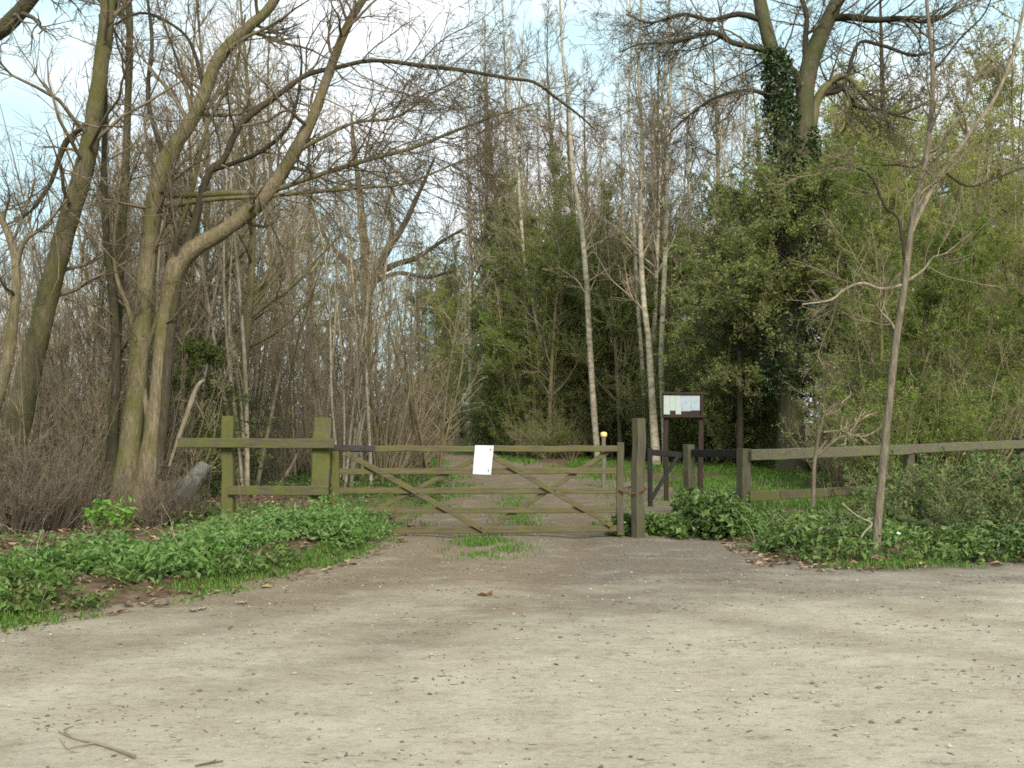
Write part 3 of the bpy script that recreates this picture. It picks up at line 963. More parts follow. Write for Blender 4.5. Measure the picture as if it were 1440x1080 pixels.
# chain round the closing stile and post
g = Geo()
pts = [(872, 690, -.07), (880, 692, -.10), (890, 693, -.13), (902, 690, -.11), (909, 687, -.03), (903, 686, .12), (888, 686, .12), (876, 687, .07), (869, 689, .0)]
cp = spline([Vector(P(a, b, GY)) + Vector((0, c_, 0)) for a, b, c_ in pts] + [Vector(P(872, 690, GY)) + Vector((0, -.07, 0))], 34)
for k in range(len(cp) - 1):
    m_ = (cp[k] + cp[k + 1]) / 2
    d_ = nrm((cp[k + 1] - cp[k])[None])[0]
    s1 = nrm(np.cross(d_, [0, 0, 1.])[None])[0]
    s2 = np.cross(d_, s1)
    sd = s1 if k % 2 else s2
    a = np.linspace(0, 2 * math.pi, 11)
    ring = m_ + d_ * np.cos(a)[:, None] * .026 + sd * np.sin(a)[:, None] * .013
    add_tubes(g, ring, np.full(11, .0045), 5)
ch0 = cp.mean(0)
for b_ in range(len(g.v)):
    g.v[b_] = g.v[b_] - ch0.astype(np.float32)
tag(link('chain', g.mesh('chain', ['rust']), loc=tuple(ch0)), 'rusty chain looped round the right gate post and the gate stile', 'chain')

# notice board
nx, ny = PX(960, 20.), 20.
nb = thing('notice_board', 'dark wooden notice board with pale papers standing beyond the kissing gate', 'notice board', (nx, ny, 0))
nv2 = Vector((-nx, -ny, 0))
def NP(px, py, dy=0):
    return Vector(P(px, py, ny)) + nv2 + Vector((0, dy, 0))


beam('post', NP(937, 720), NP(935.5, 552), .085, .085, 'board_wood', nb)
beam('post', NP(985, 720), NP(985.5, 551), .095, .085, 'board_wood', nb)
beam('back_panel', NP(961, 588, -.055), NP(961, 552, -.055), .70, .025, 'board_wood', nb)
beam('frame', NP(930, 553.5, -.08), NP(990, 553.5, -.08), .045, .06, 'board_wood', nb, math.pi / 2)
beam('frame', NP(930, 586, -.08), NP(990, 586, -.08), .04, .06, 'board_wood', nb, math.pi / 2)
beam('frame', NP(931.3, 584.4, -.08), NP(931.3, 555.2, -.08), .022, .056, 'board_wood', nb)
beam('frame', NP(986, 584.4, -.08), NP(986, 555.2, -.08), .05, .056, 'board_wood', nb)
for (xa, xb, ya, yb, mt) in ((932.5, 941.2, 555.8, 582.8, 'paper_green'), (941.4, 949, 556, 577.4, 'paper_green'), (949.2, 957, 555.6, 582.6, 'paper_green'),
                             (957.2, 970.6, 555.8, 578.2, 'paper_blue'), (970.8, 983.2, 556, 577.2, 'paper_blue')):
    beam('paper', NP((xa + xb) / 2, yb, -.0705), NP((xa + xb) / 2, ya, -.0705), (xb - xa) * ny / F, .004, mt, nb, 0, .0008)

# yellow-topped waymarker
wx, wy = PX(849, 24.), 24.
wz = gz(wx, wy)
wm = thing('waymarker_post', 'little pale marker post with a yellow top beyond the gate', 'post', (wx, wy, wz))
beam('shaft', (0, 0, -.2), (0, 0, CH + (HY - 615) * wy / F - wz), .09, .09, 'post_grey', wm)
g = Geo()
zc = CH + (HY - 611) * wy / F - wz
a = np.arange(12) * math.pi / 6
prof = [(.055, -.06), (.075, -.05), (.08, 0), (.07, .045), (.03, .06), (.002, .062)]
ringv = np.array([[(r_ * math.cos(t_), r_ * math.sin(t_), zc + z_) for t_ in a] for r_, z_ in prof]).reshape(-1, 3)
g.add(ringv, [[j * 12 + k, j * 12 + (k + 1) % 12, (j + 1) * 12 + (k + 1) % 12, (j + 1) * 12 + k] for j in range(5) for k in range(12)])
link('cap', g.mesh('cap', ['yellow']), wm)

# ------------------------------------------------------------------ trees
def cat_br(*bs):
    """merge branch sets of equal point count"""
    return np.concatenate([b[0] for b in bs]), np.concatenate([b[1] for b in bs])


def straight(H, r0, r1, n, wob, rng, lean=(0, 0), bend=0.):
    t = np.linspace(0, 1, n)
    p = np.zeros((n, 3))
    ph = rng.uniform(0, 6.28, 4)
    p[:, 0] = lean[0] * t + bend * np.sin(t * 2.6 + ph[0]) * t + wob * (np.sin(t * 7 + ph[1]) - math.sin(ph[1])) * .5
    p[:, 1] = lean[1] * t + bend * np.sin(t * 2.2 + ph[2]) * t + wob * (np.sin(t * 6 + ph[3]) - math.sin(ph[3])) * .5
    p[:, 2] = H * t
    return p[None], (r0 * (1 - t) ** .85 + r1)[None]


PROTO = {}


def proto(name, trunk_geo, trunk_mats, crown_geo, crown_mats):
    PROTO[name] = (trunk_geo.mesh(name + '_trunk', trunk_mats), crown_geo.mesh(name + '_crown', crown_mats) if crown_geo else None)


def bare_tree(name, H, r, bark, twig, seed, first=.28, nl=20, ang=42, trop=.12, droop=0., l1=.30, dens=1., leaf=None, nleaf=0, lsize=.04, lean=(0, 0), twr=.0058):
    rng = np.random.default_rng(seed)
    tr = straight(H, r, .008, 16, .012 * H, rng, lean, .03 * H)
    tg, cg = Geo(), Geo()
    add_tubes(tg, *tr, 7, 0, rng, .05)
    b1 = grow(tr, nl, first, .97, ang, l1, 7, .13, trop, .55, rng, .006, .72)
    add_tubes(tg, *b1, 4)
    b2 = grow(b1, int(7 * dens), .15, 1., 38, .5, 5, .16, trop * .6 - droop, .6, rng, .0048, .4)
    add_tubes(cg, *b2, 3)
    b3 = grow(b2, int(6 * dens), .1, 1., 36, .55, 4, .18, trop * .3 - droop, .7, rng, twr, .3)
    add_tubes(cg, *b3, 3)
    b3t = grow(tr, int(26 * dens), first, 1., 40, .09, 4, .18, .1, .4, rng, twr, .4)
    add_tubes(cg, *b3t, 3)
    if leaf:
        add_leaves(cg, along(b3, nleaf, rng, .05), lsize, rng, 1)
    proto(name, tg, [bark], cg, [twig] + ([leaf] if leaf else []))


def sapling(name, H, r, bark, twig, seed, nst=1, first=.25, n1=16, ang=32, l1=.26, n2=6, leaf=None, nleaf=0, lsize=.04, spread=.5, trop=.12, twr=.0045):
    rng = np.random.default_rng(seed)
    tg, cg = Geo(), Geo()
    sts = []
    for k in range(nst):
        h = H * rng.uniform(.7, 1.05)
        a = rng.uniform(0, 6.28)
        l = spread * (.3 if nst == 1 else 1) * rng.uniform(.3, 1.2)
        s = straight(h, r * rng.uniform(.6, 1.1), .005, 12, .02 * h, rng, (l * math.cos(a), l * math.sin(a)), .04 * h)
        s[0][0, :, 0] += .12 * math.cos(a) * (nst > 1)
        s[0][0, :, 1] += .12 * math.sin(a) * (nst > 1)
        sts.append(s)
    st = cat_br(*sts)
    add_tubes(tg, *st, 6, 0, rng, .06)
    b1 = grow(st, n1, first, .98, ang, l1, 6, .14, trop, .55, rng, .0042, .6)
    add_tubes(cg, *b1, 3)
    b2 = grow(b1, n2, .1, 1., 36, .5, 4, .17, trop * .6, .65, rng, twr, .3)
    add_tubes(cg, *b2, 3)
    b3 = grow(b2, 3, .1, 1., 36, .55, 3, .15, .03, .7, rng, twr * .85, .3)
    add_tubes(cg, *b3, 3)
    if leaf:
        add_leaves(cg, along(cat_br(b3), nleaf, rng, .04), lsize, rng, 1)
    proto(name, tg, [bark], cg, [twig] + ([leaf] if leaf else []))


def twig_shrub(name, H, R, twig, seed, nst=26, n1=7, n2=5, leaf=None, nleaf=0, lsize=.05, up=.06, twr=.0034, r=.014):
    """thicket of stems from one stool"""
    rng = np.random.default_rng(seed)
    tg, cg = Geo(), Geo()
    sts = []
    for k in range(nst):
        a = rng.uniform(0, 6.28)
        d = R * math.sqrt(rng.uniform(0, 1))
        h = H * rng.uniform(.5, 1.05) * (1 - .25 * d / R)
        s = straight(h, r * rng.uniform(.5, 1.2), .003, 9, .03 * h, rng, (d * math.cos(a), d * math.sin(a)), .09 * h)
        s[0][0, :, 0] += .25 * d * math.cos(a)
        s[0][0, :, 1] += .25 * d * math.sin(a)
        sts.append(s)
    st = cat_br(*sts)
    add_tubes(tg, *st, 5, 0)
    b1 = grow(st, n1, .12, 1., 38, .32, 5, .16, up, .6, rng, twr * 1.1, .4)
    add_tubes(cg, *b1, 3)
    b2 = grow(b1, n2, .1, 1., 40, .5, 4, .18, up * .5, .7, rng, twr, .3)
    add_tubes(cg, *b2, 3)
    if leaf:
        add_leaves(cg, along(b2, nleaf, rng, .05), lsize, rng, 1)
    proto(name, tg, [twig], cg, [twig] + ([leaf] if leaf else []))


def evergreen(name, H, R, seed, leaf='leaf_wood', nleaf=26000, lsize=.085, nst=1, twig='twig_dark', low=.04, top=1.):
    """dense broad-leaved evergreen: clumped sprays on many short limbs, ragged outline"""
    rng = np.random.default_rng(seed)
    tg, cg = Geo(), Geo()
    tr = straight(H, .12, .01, 14, .01 * H, rng, (0, 0), .03 * H)
    add_tubes(tg, *tr, 6, 0)
    nl = 46
    t = np.sort(rng.uniform(low, .98, nl))
    a = rng.uniform(0, 6.28, nl)
    prof = np.sin(np.clip(t, 0, 1) ** top * 2.6 + .45) ** .8
    L = R * prof * rng.uniform(.55, 1.25, nl)
    K = 6
    pts = np.empty((nl, K, 3))
    base_i = t * 13
    i0 = np.minimum(base_i.astype(int), 12)
    b0 = tr[0][0][i0] * (1 - (base_i - i0))[:, None] + tr[0][0][i0 + 1] * (base_i - i0)[:, None]
    for j in range(K):
        s = j / (K - 1)
        pts[:, j, 0] = b0[:, 0] + np.cos(a) * L * s
        pts[:, j, 1] = b0[:, 1] + np.sin(a) * L * s
        pts[:, j, 2] = b0[:, 2] + L * (.45 * s - .35 * s * s) + rng.normal(0, .05, nl)
    b1 = (pts, np.tile(np.linspace(.03, .008, K), (nl, 1)))
    add_tubes(tg, *b1, 4)
    b2 = grow(b1, 8, .2, 1., 50, .42, 4, .2, .03, .6, rng, .006, .3)
    add_tubes(cg, *b2, 3)
    b3 = grow(b2, 5, .1, 1., 48, .6, 3, .2, .02, .6, rng, .004, .2)
    add_tubes(cg, *b3, 3)
    w = rng.uniform(.3, 1.6, len(b3[0]))
    idx = rng.choice(len(b3[0]), nleaf, p=w / w.sum())
    f = rng.uniform(.1, 1.05, nleaf)[:, None]
    c = b3[0][idx, 0] * (1 - f) + b3[0][idx, 2] * f + rng.normal(0, .06, (nleaf, 3))
    add_leaves(cg, c, lsize, rng, 1, up=.4)
    proto(name, tg, ['bark_dark'], cg, [twig, leaf])


# --- prototypes
bare_tree('wood_a', 15, .13, 'bark_olive', 'twig_brown', 101, .16, 30, 40, .13, 0., .3, 1.2)
bare_tree('wood_b', 17, .16, 'bark_olive', 'twig_grey', 102, .22, 30, 46, .10, 0., .28, 1.2)
bare_tree('wood_c', 13, .11, 'bark_tan', 'twig_umber', 103, .14, 30, 36, .15, 0., .32, 1.2)
bare_tree('wood_d', 18, .24, 'bark_dark', 'twig_dark', 104, .2, 22, 58, .05, 0., .38)
bare_tree('wood_bud', 14, .12, 'bark_olive', 'twig_grey', 105, .2, 24, 42, .12, 0., .3, 1., 'leaf_spring', 7000, .05)
bare_tree('birch_a', 19, .12, 'birch', 'twig_dark', 111, .34, 28, 38, .12, .10, .22, 1.05)
bare_tree('birch_b', 17, .09, 'birch', 'twig_brown', 112, .3, 26, 36, .13, .09, .22, 1.05)
sapling('stem_a', 8.5, .042, 'bark_sapling', 'twig_brown', 121)
sapling('stem_b', 10, .055, 'bark_sapling', 'twig_grey', 122, 1, .3, 18, 28)
sapling('stem_c', 7, .034, 'bark_olive', 'twig_brown', 123, 1, .15, 18, 36)
sapling('stem_multi', 7.5, .035, 'bark_sapling', 'twig_brown', 124, 5, .2, 9, 30, .24, 5, None, 0, .04, 1.1)
sapling('stem_multi_b', 6, .03, 'bark_tan', 'twig_grey', 125, 7, .15, 8, 32, .25, 5, None, 0, .04, 1.3)
sapling('green_a', 8.5, .06, 'bark_grey', 'twig_grey', 131, 1, .14, 26, 44, .34, 7, 'leaf_spring', 12500, .047, .5, .05)
sapling('green_b', 7, .05, 'bark_olive', 'twig_grey', 132, 3, .1, 15, 40, .34, 6, 'leaf_hedge', 17000, .048, .9, .04)
sapling('green_c', 9.5, .07, 'bark_olive', 'twig_brown', 133, 2, .15, 22, 40, .32, 7, 'leaf_spring', 15000, .046, .8, .06)
twig_shrub('brown_shrub', 3.4, 1.2, 'twig_brown', 141)
twig_shrub('red_shrub', 2.3, 1.0, 'twig_red', 142, 34, 8, 5)
twig_shrub('russet_shrub', 2.4, 1.1, 'twig_brown', 143, 20, 8, 5, 'leaf_russet', 900, .06)
twig_shrub('hedge_shrub', 3.2, 1.5, 'twig_grey', 144, 24, 9, 5, 'leaf_hedge', 13000, .055, .05)
twig_shrub('olive_thicket', 3.6, 1.5, 'twig_grey', 146, 30, 9, 5, 'leaf_olive', 3500, .05, .04)
twig_shrub('bramble', 1.15, 1.0, 'twig_brown', 145, 26, 8, 5, 'leaf_bramble', 3600, .06, .0, .0036, .008)
evergreen('holly_a', 10, 2.0, 151, nleaf=11500, twig='twig_brown')
evergreen('ivy_bush', 8.6, 2.5, 155, 'leaf_olive', 17000, .075, 1, 'twig_brown', .14, 1.7)
evergreen('ivy_bush_low', 6.2, 2.4, 156, 'leaf_olive', 15000, .075, 1, 'twig_brown', .05, 1.3)
bare_tree('wood_leaf', 13, .11, 'bark_olive', 'twig_grey', 106, .12, 28, 44, .10, 0., .3, 1., 'leaf_olive', 9000, .065)
evergreen('holly_b', 8, 2.2, 152, nleaf=11500, twig='twig_brown')
evergreen('holly_c', 5, 2.0, 153, 'leaf_wood', 11500, .08)
evergreen('ivy_column', 12, 1.15, 154, 'leaf_wood', 11000, .08)


def put(pn, kind, label, cat, px, Y, sc=1., group=None, rz=None, sxy=1., dz=-.05, names=('trunk', 'crown')):
    x = PX(px, Y)
    if rz is None:
        rz = random.uniform(0, 6.28)
    o = thing(kind, label, cat, (x, Y, gz(x, Y) + dz), rz, (sc * sxy, sc * sxy, sc), group)
    tm, cm = PROTO[pn]
    link(names[0], tm, o)
    if cm:
        link(names[1], cm, o)
    return o


def hero(kind, label, cat, Y, base, stems, crown, group=None, names=('trunk', 'crown'), bury=.15):
    """stems: (pixel rows from the ground up, bark, sides, points). crown(branch sets) fills the crown Geo"""
    bx, by, bz = PX(base, Y), Y, gz(PX(base, Y), Y) - .03
    o = thing(kind, label, cat, (bx, by, bz), 0, 1, group)
    sets = []
    for k, (pix, bark, S, n) in enumerate(stems):
        s = stem(pix, Y, n, (bx, by, bz), .0)
        g_ = Geo()
        add_tubes(g_, *s, S, 0, RNG, .05, True)
        link(names[0] if len(pix) < 99 else 'limb', g_.mesh(names[0], [bark]), o)
        sets.append(s)
    cg = Geo()
    mats = crown(cg, sets)
    link(names[1], cg.mesh(names[1], mats), o)
    return o


def twigs(cg, s, rng, n1=10, l1=1.6, n2=6, n3=5, t0=.35, ang=48, trop=.06, twr=.0034, slot=0, jit=.15, ratio=.4, n4=0, t1=1.):
    b1 = grow(s, n1, t0, t1, ang, l1, 8, jit, trop, ratio, rng, .006, .4, True, .035)
    add_tubes(cg, *b1, 5, slot)
    b2 = grow(b1, n2, .12, 1., 40, .5, 6, jit, trop * .6, .6, rng, .0045, .35)
    add_tubes(cg, *b2, 3, slot)
    b3 = grow(b2, n3, .1, 1., 38, .5, 4, .16, trop * .4, .65, rng, twr, .3)
    add_tubes(cg, *b3, 3, slot)
    if n4:
        b3 = grow(b3, n4, .1, 1., 38, .5, 3, .16, 0, .7, rng, twr * .85, .3)
        add_tubes(cg, *b3, 3, slot)
    return b3


HR = np.random.default_rng(77)

# --- leaning thick trunk at the far left
def cr(cg, ss):
    for s in ss:
        twigs(cg, s, HR, 16, 2.6, 6, 5, .25, 55, .04)
    return ['twig_umber']


hero('leaning_tree', 'thick brown trunk leaning right at the left edge, bare above', 'tree', 14.6, 2,
     [([(-4, 760, 40), (12, 660, 37), (38, 540, 33), (62, 440, 30), (92, 325, 28), (120, 230, 25), (136, 140, 22), (150, 30, 20), (158, -80, 17), (170, -220, 11), (176, -340, 3)], 'bark_olive', 12, 44),
      ([(132, 168, 9), (112, 182, 8), (90, 205, 8), (70, 260, 6, -.3), (40, 300, 4, -.6), (5, 318, 2, -.8)], 'bark_dark', 6, 20)], cr)

hero('bare_tree', 'pinkish curved stem at the extreme left edge beside the leaning trunk', 'tree', 13.6, -30,
     [([(-34, 760, 22), (-14, 600, 18), (8, 520, 16), (20, 440, 14), (22, 370, 12), (10, 325, 10), (-14, 270, 8), (-30, 180, 6), (-34, 60, 3)], 'bark_tan', 8, 30),
      ([(20, 385, 9), (34, 340, 7), (62, 318, 5), (95, 280, 3)], 'bark_tan', 6, 14)],
     lambda cg, ss: [twigs(cg, s, HR, 8, 1.5, 6, 5, .3) for s in ss] and ['twig_umber'])

hero('overhanging_tree', 'dark limb hanging into the top left corner above the leaning trunk', 'tree', 9.5, -330,
     [([(-330, 900, 60), (-320, 600, 52), (-290, 300, 46), (-200, 120, 36), (-90, 75, 30), (0, 42, 24), (45, -5, 19), (90, -60, 14), (130, -140, 6)], 'bark_dark', 10, 34)],
     lambda cg, ss: [twigs(cg, s, HR, 9, 1.1, 6, 5, .62, 60, -.05) for s in ss] and ['twig_dark'])

hero('bare_tree', 'thin upright olive stem between the leaning trunk and the many stemmed tree', 'tree', 15.4, 150,
     [([(150, 745, 15), (156, 620, 14), (164, 480, 13), (170, 350, 13), (177, 220, 11), (181, 110, 10), (182, 20, 10), (176, -40, 8), (180, -150, 4)], 'bark_olive', 8, 32),
      ([(182, 40, 8), (172, 20, 8), (164, 0, 8), (156, -50, 5)], 'bark_olive', 6, 12)],
     lambda cg, ss: [twigs(cg, s, HR, 15, 1.5, 6, 5, .2) for s in ss] and ['twig_umber'])

# --- many-stemmed tree whose limbs arch over the gate
MS = [
    ([(165, 750, 58), (176, 690, 46), (186, 600, 34), (196, 500, 30), (204, 410, 29), (214, 310, 27), (232, 228, 25), (262, 180, 22), (288, 132, 20), (306, 84, 20), (345, 42, 17), (378, 12, 15), (400, -30, 13), (430, -120, 7)], 'bark_olive', 12, 50),
    ([(196, 752, 46), (206, 680, 38), (218, 580, 26), (226, 490, 22), (236, 420, 24), (247, 380, 32), (272, 350, 28), (318, 322, 24), (360, 290, 24), (392, 250, 22), (416, 210, 20), (440, 165, 17), (458, 115, 15), (476, 66, 14), (496, 22, 13), (520, -20, 11), (550, -110, 6)], 'bark_tan', 12, 60),
    ([(214, 700, 22), (228, 600, 18), (238, 480, 17), (250, 400, 15), (262, 350, 13), (276, 305, 13), (284, 270, 12), (296, 240, 11), (314, 225, 10), (330, 190, 10), (345, 168, 11), (385, 138, 9), (430, 106, 8), (474, 95, 7), (524, 85, 6.5), (590, 92, 6.5), (650, 99, 6), (715, 110, 5.5), (752, 116, 5), (785, 140, 4.5), (812, 160, 3.5), (840, 185, 2)], 'bark_umber', 9, 70),
    ([(150, 748, 30), (156, 680, 22), (160, 600, 17), (164, 520, 15), (160, 430, 14), (150, 340, 12), (146, 250, 10), (148, 140, 7), (140, 20, 4)], 'bark_dark', 8, 36),
    ([(230, 735, 22), (216, 640, 13), (204, 560, 11), (194, 500, 10), (182, 440, 8), (164, 390, 7), (160, 340, 5), (168, 280, 3)], 'bark_tan', 7, 30),
    ([(190, 735, 20), (176, 660, 14), (180, 600, 13), (188, 540, 10), (214, 470, 9), (236, 400, 8), (250, 330, 8), (270, 270, 7), (290, 180, 6), (330, 100, 5), (345, 20, 3)], 'bark_olive', 7, 36),
    ([(216, 272, 14), (262, 274, 11), (320, 272, 10), (380, 268, 9), (436, 250, 8), (480, 236, 7.5), (520, 224, 7), (580, 208, 6), (630, 188, 5), (690, 165, 4), (750, 146, 2)], 'bark_olive', 8, 40),
    ([(232, 290, 10), (300, 280, 8), (370, 276, 7), (440, 270, 6), (510, 264, 5), (570, 258, 4), (640, 230, 3), (700, 205, 2)], 'bark_olive', 6, 30),
    ([(290, 242, 9), (340, 225, 7), (372, 210, 7), (404, 180, 6), (418, 140, 5), (424, 90, 4), (420, 50, 2)], 'bark_dark', 6, 24),
    ([(418, 212, 8), (460, 190, 6), (500, 172, 5), (556, 165, 4), (610, 130, 3), (650, 110, 1.5)], 'bark_olive', 6, 20),
    ([(232, 226, 9), (208, 140, 7), (214, 60, 6), (205, -20, 4)], 'bark_dark', 6, 14),
    ([(288, 130, 8), (272, 70, 6), (250, 40, 5), (200, 18, 4), (150, 40, 2)], 'bark_dark', 6, 18),
]


MS = [([(q_[0], q_[1], q_[2] * .88, *q_[3:]) for q_ in p_], m_, k_, n_) for p_, m_, k_, n_ in MS]


def cr_ms(cg, ss):
    for k, s in enumerate(ss):
        if k in (0, 1):
            twigs(cg, s, HR, 20, 2.2, 7, 6, .32, 52, .03)
        elif k in (2, 6, 7, 9):
            twigs(cg, s, HR, 34, 1.9, 7, 6, .3, 50, -.01)
        else:
            twigs(cg, s, HR, 10, 1.4, 6, 5, .3, 50, .04)
    return ['twig_umber']


hero('many_stemmed_tree', 'big many stemmed tree whose limbs arch right over the left fence', 'tree', 15.0, 190, MS, cr_ms)

# leaning mossy log, pale broken stub
def small_log(kind, label, cat, Y, pix, bark, S=10, n=16, lump=.06, cap=True):
    b = Vector(P(pix[0][0], pix[0][1], Y))
    s = stem(pix, Y, n, tuple(b), 0)
    g_ = Geo()
    add_tubes(g_, *s, S, 0, RNG, lump, cap)
    o = link(kind, g_.mesh(kind, [bark]), loc=tuple(b))
    return tag(o, label, cat)


small_log('leaning_log', 'grey green log leaning behind the free end of the left fence rail', 'log', 15.4, [(236, 752, 34), (250, 715, 30), (268, 680, 26), (288, 655, 20, .2)], 'bark_log')
small_log('broken_branch', 'pale broken branch stub sticking up beside the many stemmed tree', 'branch', 15.2, [(238, 655, 4), (251, 616, 6), (263, 582, 7), (272, 556, 7), (280, 540, 6), (288, 534, 2)], 'bark_pale', 7)
small_log('broken_branch', 'pale snapped stick leaning on the ground between the two left posts', 'branch', 21.5, [(378, 704, 5), (394, 680, 5), (410, 655, 5), (418, 638, 3)], 'bark_pale', 6)

# --- slim pale tree in front of the right fence
ST = [([(1229, 790, 30), (1231, 776, 20), (1234, 740, 15), (1242, 650, 14), (1250, 570, 13.5), (1260, 480, 13), (1272, 400, 12), (1280, 330, 11), (1290, 275, 10.5), (1302, 225, 10), (1309, 170, 9), (1312, 110, 8), (1308, 50, 7), (1303, 0, 6), (1298, -90, 4), (1300, -180, 2)], 'bark_slim', 10, 50),
      ([(1282, 325, 9), (1300, 285, 9), (1326, 240, 8.5), (1352, 205, 8), (1368, 180, 8), (1392, 150, 7), (1412, 110, 6.5), (1428, 65, 6), (1440, 10, 5), (1452, -60, 3)], 'bark_slim', 8, 34),
      ([(1272, 400, 6), (1240, 406, 5), (1212, 398, 5), (1186, 408, 4.5), (1168, 422, 4), (1128, 428, 2.5)], 'bark_pale', 6, 20),
      ([(1274, 372, 6), (1268, 330, 6), (1262, 305, 5), (1244, 290, 5), (1228, 252, 4), (1206, 236, 4), (1180, 232, 3), (1160, 240, 2)], 'bark_dark', 6, 22),
      ([(1312, 100, 5), (1330, 80, 4), (1352, 52, 4), (1384, 20, 3), (1400, -20, 2)], 'bark_dark', 6, 14),
      ([(1300, 230, 6), (1330, 190, 5.5), (1356, 150, 5), (1368, 110, 5), (1400, 80, 4), (1436, 52, 3)], 'bark_slim', 6, 18),
      ([(1262, 470, 5), (1252, 452, 4), (1240, 440, 3), (1232, 428, 2)], 'bark_slim', 6, 10),
      ([(1276, 395, 6), (1298, 380, 5), (1312, 362, 4), (1330, 356, 3), (1362, 330, 2)], 'bark_slim', 6, 14),
      ([(1326, 240, 6), (1362, 262, 4), (1400, 250, 4), (1450, 232, 3)], 'bark_dark', 6, 14),
      ([(1304, 215, 5), (1290, 234, 4), (1262, 232, 4), (1232, 232, 3), (1195, 226, 1.5)], 'bark_dark', 6, 16)]


ST = [([(a_, b_, c_ * .8) for a_, b_, c_ in p_], m_, k_, n_) for p_, m_, k_, n_ in ST]


def cr_st(cg, ss):
    for k, s in enumerate(ss):
        b = twigs(cg, s, HR, 13 if k < 2 else 7, .95, 6, 4, .42 if k < 1 else .2, 48, .05, .0026)
        add_leaves(cg, along(b, 90, HR, .02), .035, HR, 1)
    return ['twig_grey', 'leaf_bud']


hero('slim_tree', 'slim pale grey young tree standing in front of the right fence', 'tree', 11.9, 1230, ST, cr_st)

# dead forked sapling
DS = [([(1143, 712, 6), (1144, 690, 6), (1145, 655, 5.5), (1148, 640, 5), (1162, 620, 4.5)], 'bark_twiggy', 7, 16),
      ([(1147, 642, 5), (1151, 610, 4.5), (1156, 596, 4), (1158, 585, 3.5), (1170, 572, 3), (1190, 566, 2)], 'bark_twiggy', 6, 14),
      ([(1150, 640, 5), (1164, 628, 5), (1176, 618, 4.5), (1192, 612, 4), (1214, 614, 3.5), (1232, 606, 2.5), (1242, 598, 1.5)], 'bark_twiggy', 6, 18),
      ([(1168, 624, 4.5), (1180, 606, 4), (1192, 612, 3)], 'bark_twiggy', 6, 8),
      ([(1158, 608, 3.5), (1175, 606, 3), (1196, 604, 2)], 'bark_twiggy', 6, 8),
      ([(1192, 612, 4), (1204, 596, 3), (1212, 578, 2)], 'bark_twiggy', 6, 8)]
hero('dead_sapling', 'small dead forked sapling before the right fence left of the slim tree', 'sapling', 13.2, 1143, DS,
     lambda cg, ss: [twigs(cg, s, HR, 5, .3, 3, 2, .3, 50, .03, .002) for s in ss[1:]] and ['twig_grey'])
small_log('fallen_stick', 'pale bent stick leaning at the foot of the slim tree', 'stick', 11.9, [(1196, 792, 3), (1204, 768, 3.2), (1216, 748, 3.4), (1226, 736, 3), (1206, 726, 2.5), (1184, 708, 2)], 'bark_pale', 6)

# --- big ivy-hung tree
IV = [([(1112, 672, 58), (1113, 640, 43), (1112, 600, 38), (1110, 540, 36), (1108, 460, 36), (1110, 370, 36), (1116, 290, 34), (1124, 240, 32), (1130, 170, 28), (1134, 110, 25), (1150, 60, 24), (1168, 20, 20), (1186, -20, 18), (1215, -110, 12), (1250, -240, 4)], 'bark_oak', 14, 54),
      ([(1114, 290, 26), (1106, 240, 25), (1098, 160, 23), (1092, 100, 20), (1080, 50, 19), (1068, 0, 18), (1060, -70, 15), (1040, -180, 9), (1020, -280, 3)], 'bark_oak', 12, 40),
      ([(1128, 210, 14), (1124, 150, 16), (1124, 115, 13), (1112, 96, 10), (1094, 78, 9), (1066, 68, 9), (1030, 60, 8), (1004, 46, 8), (975, 52, 6), (940, 60, 5), (900, 62, 3), (870, 74, 2)], 'bark_dark', 8, 34),
      ([(1138, 200, 14), (1150, 140, 12), (1166, 118, 11), (1190, 108, 9), (1220, 140, 7), (1238, 156, 6), (1272, 158, 5), (1310, 140, 3)], 'bark_olive', 8, 26),
      ([(1162, 28, 12), (1190, 24, 10), (1230, 28, 9), (1268, 26, 8), (1310, 30, 5), (1350, 10, 3)], 'bark_dark', 7, 20),
      ([(1156, 132, 8), (1186, 122, 7), (1206, 62, 5), (1240, 64, 5), (1290, 78, 4), (1340, 60, 2)], 'bark_dark', 6, 20),
      ([(1134, 110, 10), (1132, 60, 8), (1134, 20, 7), (1120, -30, 6), (1118, -120, 3)], 'bark_dark', 7, 16),
      ([(1076, 30, 9), (1040, 20, 8), (1000, 28, 6), (960, 20, 5), (915, 32, 3), (880, 20, 2)], 'bark_dark', 7, 20),
      ([(1098, 150, 8), (1070, 130, 6), (1040, 128, 5), (1000, 140, 4), (960, 170, 3), (930, 200, 2)], 'bark_dark', 6, 18),
      ([(1150, 140, 8), (1180, 122, 6), (1206, 150, 5), (1236, 156, 4), (1290, 170, 2)], 'bark_dark', 6, 18)]


def cr_iv(cg, ss):
    for k, s in enumerate(ss):
        if k in (0, 1):
            twigs(cg, s, HR, 16, 4.2, 7, 6, .62, 55, .03, .006)
        else:
            twigs(cg, s, HR, 26 if k in (2, 7, 8) else 17, 2.9, 7, 6, .25, 56, -.01 if k in (2, 7, 8) else .03, .0075, 0, .2)
    return ['twig_dark']


